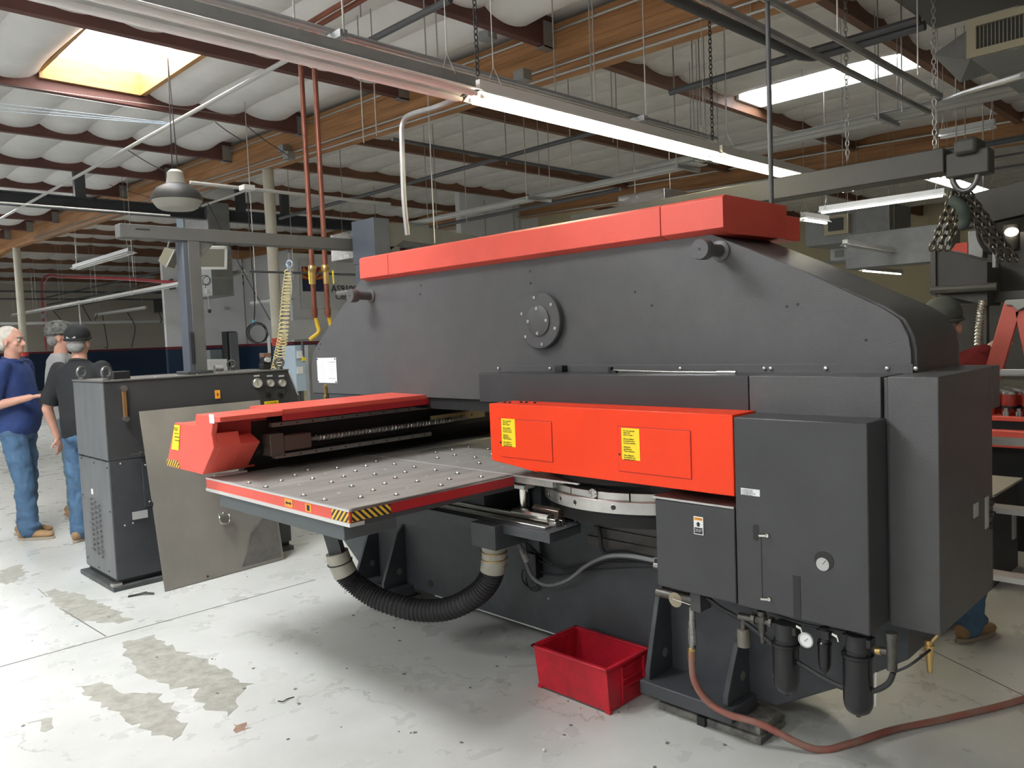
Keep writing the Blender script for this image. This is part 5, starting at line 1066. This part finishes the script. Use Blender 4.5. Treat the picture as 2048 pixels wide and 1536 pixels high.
t=thing('red_hood','red hood of another machine seen far behind the chains','machine',tuple(rr[0])); MB().add(rr+[p+V((.8,0,0)) for p in rr],[(0,1,2,3,4),(9,8,7,6,5)]+[(i,(i+1)%5,5+(i+1)%5,5+i) for i in range(5)]).build('hood',cred,t)
FD=thing('flexible_foil_duct','shiny flexible foil duct hanging in front of the dark machine','duct',tuple(at(1960,690,x=5.5)))
pth=bez([at(1966,600,x=5.5),at(1961,625,x=5.5),at(1958,655,x=5.5),at(1956,690,x=5.5)],60); MB().tube(pth,.022,14,[.021+.004*math.sin(i*1.6) for i in range(len(pth))]).build('foil_tube',mat('foil_tube_metal',(.62,.6,.55),.25,.9),FD)
t,a,b=duct('blue_tote','small blue and grey crate glimpsed behind the press shoulder',1927,668,1952,712,7.0,.3,mat('muted_blue',(.12,.2,.3),.5),'crate'); 
# ladder
LD=thing('step_ladder','red fibreglass step ladder with a grey top cap behind the press','ladder',(4.0,.7,0))
xa=3.9; tp=at(2028,605,x=xa); 
def rail(p,q,nm='rail'): MB().bar(p,q,.065,.03).build(nm,fib,LD,.002)
lb=at(1990,735,x=xa); d=(lb-tp).normalized(); fl_=tp+d*((tp.z)/(-d.z)); rail(tp,fl_)
rail(tp+V((.03,-.42,0)),fl_+V((.03,-.5,0)))
r2t=at(2046,620,x=xa); r2=at(2075,760,x=xa); d2=(r2-r2t).normalized(); f2=r2t+d2*(r2t.z/(-d2.z)); MB().bar(r2t,f2,.055,.03).build('rear_rail',fib,LD,.002); MB().bar(r2t+V((.03,-.42,0)),f2+V((.03,-.5,0)),.055,.03).build('rear_rail',fib,LD,.002)
c=[at(2010,600,x=xa-.03),at(2056,597,x=xa-.03),at(2060,612,x=xa-.03),at(2046,616,x=xa-.03),at(2034,622,x=xa-.03),at(2024,611,x=xa-.03),at(2010,610,x=xa-.03)]
MB().add(c+[p+V((.06,0,0)) for p in c],[tuple(range(7)),tuple(range(13,6,-1))]+[(i,(i+1)%7,7+(i+1)%7,7+i) for i in range(7)]).build('top_cap',mat('grey_cap_plastic',(.27,.27,.24),.5),LD,.004)
for i in range(1,5):
    p=tp.lerp(fl_,i/5.2); MB().box((p.x-.04,p.y-.42,p.z-.012),(p.x+.05,p.y,p.z+.012)).build('step',alum,LD)
q0_=at(2003,742,x=xa-.1); MB().box((xa-.12,q0_.y-.5,q0_.z-.015),(xa-.09,q0_.y,q0_.z+.008)).build('spreader_bar',alum,LD,.002)
# tool bench with canisters
wbx=5.7; p0=at(1985,832,x=wbx); 
TBn=thing('tool_bench','red topped tool bench with a red drawer front at the right edge','workbench',(6.0,.8,0))
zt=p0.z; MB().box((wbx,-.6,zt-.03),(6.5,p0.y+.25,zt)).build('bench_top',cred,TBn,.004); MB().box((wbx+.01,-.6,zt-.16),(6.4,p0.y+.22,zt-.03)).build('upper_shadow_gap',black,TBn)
q=at(1985,858,x=wbx);r_=at(1985,893,x=wbx); MB().prism([(0,0),(0,1)],'x',0,0) if 0 else None
MB().box((wbx-.03,-.6,r_.z),(wbx+.3,p0.y+.2,q.z)).build('red_drawer',cred,TBn,.01); MB().box((wbx+.05,-.6,0),(6.4,p0.y+.2,r_.z)).build('carcase',black,TBn)
can=thing('tool_canister','red banded round tool canister on the red tool bench','canister',(0,0,0),'red canisters on the tool bench')
cb=MB().lathe([(.042,0),(.045,.01),(.045,.13),(.042,.14),(0,.14)],(0,0,0),(0,0,1),20).build('can_body',canred,can); MB().lathe([(.046,.135),(.046,.15),(.03,.155),(0,.155)],(0,0,0),(0,0,1),20).build('steel_lid',steel,can); MB().lathe([(.0465,.04),(.047,.05),(.0465,.06)],(0,0,0),(0,0,1),20).build('dark_band',black,can)
first=True
for r in range(4):
    for c in range(6):
        x=wbx+.10+.12*r; y=p0.y+.16-.115*c-(r%2)*.05
        if first: o=can; first=False
        else:
            o=can.copy(); COL.objects.link(o)
            for ch_ in list(can.children): k=ch_.copy(); COL.objects.link(k); k.parent=o
        o.location=(x,y,zt)
for i,px in enumerate((2012,2038)): p=at(px,836,x=wbx+.03); tag(MB().cyl((p.x,p.y,zt),(p.x,p.y,zt+.03),.02,12).cyl((p.x,p.y,zt+.03),(p.x,p.y,zt+.05),.012,12).build('tool_insert',steel),['steel tool insert on the bench front edge, left one','steel tool insert on the bench front edge, right one'][i],'tool')
# dark box on the floor at right
a=at(1990,985,y=1.21); b=at(2036,962,y=1.21)
GB=thing('transformer_box','low dark metal box with a pale lid standing behind the press at right','box',(4.9,1.5,0))
MB().box((4.85,1.21,.0),(5.4,1.75,a.z-.01)).build('casing',charlow,GB,.003); MB().box((4.82,1.19,a.z-.01),(5.42,1.77,a.z+.005)).build('lid',mat('pale_lid',(.35,.34,.29),.5),GB,.002)
p=at(2030,1020,y=1.20);q=at(2033,1075,y=1.20); box('vent_plate',(p.x-.03,1.2,q.z),(p.x+.03,1.21,p.z),greyl,GB)
# ------------------------------------------------------------ people
def capsule(m,a,b,ra,rb,n=14,k=4):
    a,b=V(a),V(b); d=(b-a).normalized(); pts=[];rs=[]
    for i in range(k): t=PI/2*(1-i/k); pts.append(a-d*ra*math.sin(t)); rs.append(max(ra*math.cos(t),.001))
    pts.append(a); rs.append(ra)
    pts.append(b); rs.append(rb)
    for i in range(1,k+1): t=PI/2*i/k; pts.append(b+d*rb*math.sin(t)); rs.append(max(rb*math.cos(t),.001))
    m.tube(pts,0,n,rs)
class Fig:
    def __init__(s,name,label,base,yaw,scale=1.0,head_yaw=0,head_pitch=0):
        s.t=thing(name,label,'person',tuple(base)); s.B=V(base); s.M=Matrix.Rotation(yaw,3,'Z')*scale; s.hy=Matrix.Rotation(head_yaw,3,'Z')@Matrix.Rotation(head_pitch,3,'X'); s.hc=V((0,0,1.50))
    def p(s,q): return s.B+s.M@V(q)
    def h(s,q): return s.p(s.hc+s.hy@(V(q)-s.hc))
    def make(s,m,name,mm,vox=.008,sm=6,parent=None,head=False,wr=0):
        m.v=[tuple((s.h if head else s.p)(v)) for v in m.v]
        o=m.build(name,mm,parent or s.t)
        r=o.modifiers.new('remesh','REMESH'); r.mode='VOXEL'; r.voxel_size=vox; r.use_smooth_shade=True
        k=o.modifiers.new('smooth','SMOOTH'); k.iterations=sm; k.factor=.5
        if wr:
            tx=bpy.data.textures.get('wrinkle') or bpy.data.textures.new('wrinkle','CLOUDS'); tx.noise_scale=.09; tx.noise_depth=2
            d=o.modifiers.new('wrinkles','DISPLACE'); d.texture=tx; d.strength=wr; d.mid_level=.5
        return o
def head_parts(m):
    m.ball((0,-.012,1.655),(.075,.096,.092),20,14); m.ball((0,.018,1.585),(.058,.068,.070),18,12); m.ball((0,.062,1.545),(.030,.026,.022),12,8)
    capsule(m,(0,.078,1.635),(0,.104,1.598),.009,.014,10); m.ball((0,.093,1.594),(.017,.014,.011),10,8); m.ball((0,.068,1.662),(.055,.022,.014),14,8)
    for sx in (-1,1): m.ball((sx*.040,.056,1.605),(.024,.022,.024),10,8); m.ball((sx*.079,-.008,1.612),(.009,.020,.032),10,8)
    m.ball((0,.078,1.566),(.026,.012,.008),10,6)
def face(f,eyes=True):
    for sx in (-1,1):
        e=MB().ball(tuple(f.h((sx*.030,.073,1.634))),.0125,10,8).build('eye',mat('eye_white',(.55,.52,.48),.3),f.t); MB().ball(tuple(f.h((sx*.030,.0825,1.634))),.006,8,6).build('pupil',ink,e)
        MB().tube([f.h((sx*.012,.087,1.655)),f.h((sx*.030,.088,1.660)),f.h((sx*.052,.074,1.654))],.005,6).build('eyebrow',ghair,f.t)
    MB().tube([f.h((-.022,.084,1.567)),f.h((0,.090,1.566)),f.h((.022,.084,1.567))],.0028,6).build('mouth',mat('lip',(.30,.10,.08),.5),f.t)
def hand(m,w,d,side,curl=.5,up=(0,0,1)):
    """w wrist, d direction of the hand; palm, four fingers, thumb"""
    w=V(w);d=V(d).normalized();u=V(up);s=d.cross(u).normalized();u=s.cross(d).normalized()
    R=Matrix((s,d,u)).transposed(); m.ball(w+d*.048,(.040,.050,.016),14,10,R)
    for i,(o,L) in enumerate(((-.030,.068),(-.010,.078),(.010,.073),(.029,.058))):
        a=w+d*.088+s*o; b=a+(d*math.cos(curl*.7)-u*math.sin(curl*.7)).normalized()*L*.5; c=b+(d*math.cos(curl*1.9)-u*math.sin(curl*1.9)).normalized()*L*.5
        capsule(m,a-d*.02,b,.0095,.009,8,2); capsule(m,b,c,.009,.0075,8,2)
    a=w+d*.025+s*side*.030; b=a+(d*.6+s*side*.8-u*.3).normalized()*.042; c=b+(d*.95+s*side*.2-u*.35).normalized()*.032
    capsule(m,a,b,.012,.011,8,2); capsule(m,b,c,.011,.009,8,2)
def figure(name,label,base,yaw,scale,arms,belly=0,shirt=polo,pants=denim,shoe=suede,hy=0,hp=0,feet=((-.10,0,0),(.10,.05,0)),eyes=True,collar=True,kneeb=.02):
    f=Fig(name,label,base,yaw,scale,hy,hp)
    sh=[(-.185,0,1.42),(.185,0,1.42)]; hips=[(-.09,0,.92),(.09,0,.92)]
    b=MB(); head_parts(b); 
    b.v=[tuple(f.hc+f.hy@(V(v)-f.hc)) for v in b.v]
    capsule(b,(0,-.015,1.40),(0,.0,1.56),.062,.055); capsule(b,(0,0,1.0),(0,0,1.30),.10,.10)
    for i in (0,1):
        s_,e_,w_=V(sh[i]),V(arms[i][0]),V(arms[i][1]); capsule(b,s_,e_,.048,.040); capsule(b,e_,w_,.043,.026); hand(b,w_+(w_-e_).normalized()*.005,arms[i][2],-1 if i else 1,arms[i][3],arms[i][4] if len(arms[i])>4 else (0,0,1))
        a_=V((feet[i][0],feet[i][1],.10)); k_=V(hips[i]).lerp(a_,.5)+V((0,kneeb,0)); capsule(b,hips[i],k_,.075,.05); capsule(b,k_,a_,.05,.035)
    body=f.make(b,'body',skin,.0075,4)
    # shirt
    m=MB(); n=28; ringz=[(.86,.175,.125,0),(.92,.182,.14+belly*.5,belly*.4),(1.0,.18,.14+belly*.9,belly*.6),(1.08,.18,.135+belly,belly*.65),(1.18,.185,.13+belly*.7,belly*.45),(1.28,.195,.128+belly*.3,belly*.2),(1.37,.205,.115,0),(1.425,.19,.095,-.008),(1.46,.12,.075,-.014),(1.485,.075,.064,-.012)]
    vs=[]
    for z,rx,ry,y in ringz:
        for k in range(n):
            t=2*PI*k/n; vs.append((rx*math.copysign(abs(math.cos(t))**.85,math.cos(t)),y-.008+ry*math.copysign(abs(math.sin(t))**.85,math.sin(t)),z))
    q=len(ringz); m.add(vs,[(i*n+k,i*n+(k+1)%n,(i+1)*n+(k+1)%n,(i+1)*n+k) for i in range(q-1) for k in range(n)]+[tuple(range(n))[::-1],tuple(range((q-1)*n,q*n))])
    for i in (0,1):
        s_,e_=V(sh[i]),V(arms[i][0]); capsule(m,s_+V((0,0,-.01)),s_.lerp(e_,.5),.072,.070); m.tube([s_.lerp(e_,.3),s_.lerp(e_,.88)],.07,20,[.068,.074])
    S_=f.make(m,'shirt',shirt,.010,4,wr=.014)
    if collar:
        c=MB().torus((0,-.006,1.475),.068,.014,(0,.28,1),24,8); c.v=[tuple(f.p(v)) for v in c.v]; c.build('collar',shirt,f.t)
    m=MB(); m.ball((0,.0,.93),(.172,.125,.10),20,12); m.ball((0,-.02,.88),(.165,.125,.10),20,12)
    for i in (0,1):
        a_=V((feet[i][0],feet[i][1],.08)); k_=V(hips[i]).lerp(a_,.5)+V((0,kneeb,0)); capsule(m,V(hips[i])+V((0,0,-.03)),k_,.098,.078); capsule(m,k_,a_,.078,.072); m.ball(a_+V((0,.01,.03)),(.078,.088,.035),14,8)
    f.make(m,'jeans',pants,.010,4,wr=.04)
    for i in (0,1):
        x,y=feet[i][0],feet[i][1]; ang=feet[i][2]; Rz=Matrix.Rotation(ang,3,'Z'); o=V((x,y,0))
        m=MB()
        for (yy,z,rx,ry,rz) in ((-.045,.055,.040,.055,.045),(.03,.05,.043,.07,.04),(.10,.042,.046,.07,.032),(.15,.036,.043,.05,.026)): m.ball(o+Rz@V((0,yy,z)),(rx,ry,rz),14,8)
        sh_=f.make(m,'shoe',shoe,.008,3)
        s2=MB().prism([tuple((o+Rz@V((px_,py_,0)))[:2]) for px_,py_ in [(.048*math.cos(t)*(1 if math.sin(t)>0 else .85),.05+.155*math.sin(t)) for t in [2*PI*k/20 for k in range(20)]]],'z',0,.022); s2.v=[tuple(f.p(v)) for v in s2.v]; s2.build('sole',sole,sh_,.003)
    if eyes: face(f)
    return f
def hair(f,mm,short=True,back=True):
    m=MB(); m.ball((0,-.026,1.668),(.080,.096,.085),20,12); m.ball((0,-.055,1.60),(.070,.055,.055),16,10)
    f.make(m,'hair',mm,.008,3,head=True,wr=.006)
def cap(f,mm,brim=True,yb=0):
    m=MB(); m.ball((0,-.014,1.692),(.094,.117,.090),24,14); 
    o=f.make(m,'cap',mm,.008,3,head=True)
    b=MB().torus((0,-.012,1.662),.094,.009,(0,-.12,1),28,8); b.v=[tuple(f.h((v[0],(v[1]+.012)*1.18-.012,v[2]))) for v in b.v]; b.build('cap_band',mm,o)
    if brim:
        pts=[(.075*math.cos(t),.075+.085*math.sin(t)) for t in [PI*k/12 for k in range(13)]]
        q=MB().prism(pts,'z',1.668,1.674); q.v=[tuple(f.h((v[0],v[1],v[2]-.10*abs(v[0])-.12*max(0,v[1]-.08)))) for v in q.v]; q.build('cap_brim',mm,o)
def face_dir(dx,dy): return math.atan2(dy,dx)-PI/2
# man in blue polo, in profile, hands held forward
b=at(54,1074,z=0)
f=figure('person','man with short white hair in a royal blue polo and jeans',(b.x,b.y,0),face_dir(RT.x+.12*FW.x,RT.y+.12*FW.y),1.0,
 (((-.25,-.03,1.12),(-.17,.21,1.10),(.3,1,.05),.6),((.24,-.08,1.11),(.20,.20,1.17),(-.15,1,.12),.9)),belly=.025,hy=-.05,feet=((-.10,-.04,.1),(.10,.07,-.1)))
hair(f,whair)
# man in grey t-shirt and camouflage cap
b=at(112,1036,z=0)
f=figure('person','man in light grey t-shirt and camouflage cap, half hidden behind the man in black',(b.x+.13,b.y-.08,0),face_dir(RT.x*.75-FW.x*.5,RT.y*.75-FW.y*.5)+.9,1.02,
 (((-.27,-.02,1.13),(-.16,.20,1.06),(.6,.8,0),.7),((.27,0,1.13),(.18,.2,1.06),(-.6,.8,0),.7)),belly=.05,shirt=greyc,pants=denim2,hy=.1,collar=False)
hair(f,ghair); cap(f,capc)
# man in black, seen from behind
b=at(176,1081,z=0)
f=figure('person','man seen from behind in a black polo, black cap and jeans',(b.x+.03,b.y-.03,0),face_dir(FW.x+.1*RT.x,FW.y+.1*RT.y),.975,
 (((-.30,-.02,1.10),(-.29,.06,.86),(.05,.15,-1),.5,(1,0,0)),((.30,-.02,1.10),(.24,.18,.95),(-.2,.8,-.5),.5)),belly=.07,shirt=blackc,hy=.15,feet=((-.11,0,.1),(.13,.03,-.1)))
hair(f,ghair); cap(f,capb,False)
m=MB().bar((-.035,-.118,1.672),(.035,-.118,1.672),.012,.014); m.v=[tuple(f.h(v)) for v in m.v]; m.build('cap_strap',greyl,f.t)
# man behind the press in dark red
b=at(1885,640,x=4.0)
Mi=(Matrix.Rotation(face_dir(FW.x*.5+RT.x,FW.y*.5+RT.y),3,'Z')*.90).inverted()
RE=tuple(Mi@(at(1936,722,x=3.95)-V((b.x,b.y,0)))); RW=tuple(Mi@(at(1972,703,x=4.02)-V((b.x,b.y,0)))); RW_d=(V(RW)-V(RE))+V((0,0,.03))
f=figure('person','man in an olive cap and dark red sweatshirt behind the press, reaching to the ladder',(b.x,b.y,0),face_dir(FW.x*.5+RT.x,FW.y*.5+RT.y),.90,
 (((-.26,.1,1.15),(-.18,.32,1.12),(0,1,0),.4),(RE,RW,tuple(RW_d),.8)),shirt=redc,hy=.5,collar=False)
hair(f,ghair); cap(f,capg)
m=MB()
for e in (((.185,0,1.42),RE,tuple(V(RE).lerp(V(RW),.85))),(((-.185,0,1.42)),(-.26,.1,1.15),(-.19,.29,1.125))):
    capsule(m,e[0],e[1],.066,.060); capsule(m,e[1],e[2],.060,.048)
f.make(m,'sleeve',redc,.010,4,wr=.014)
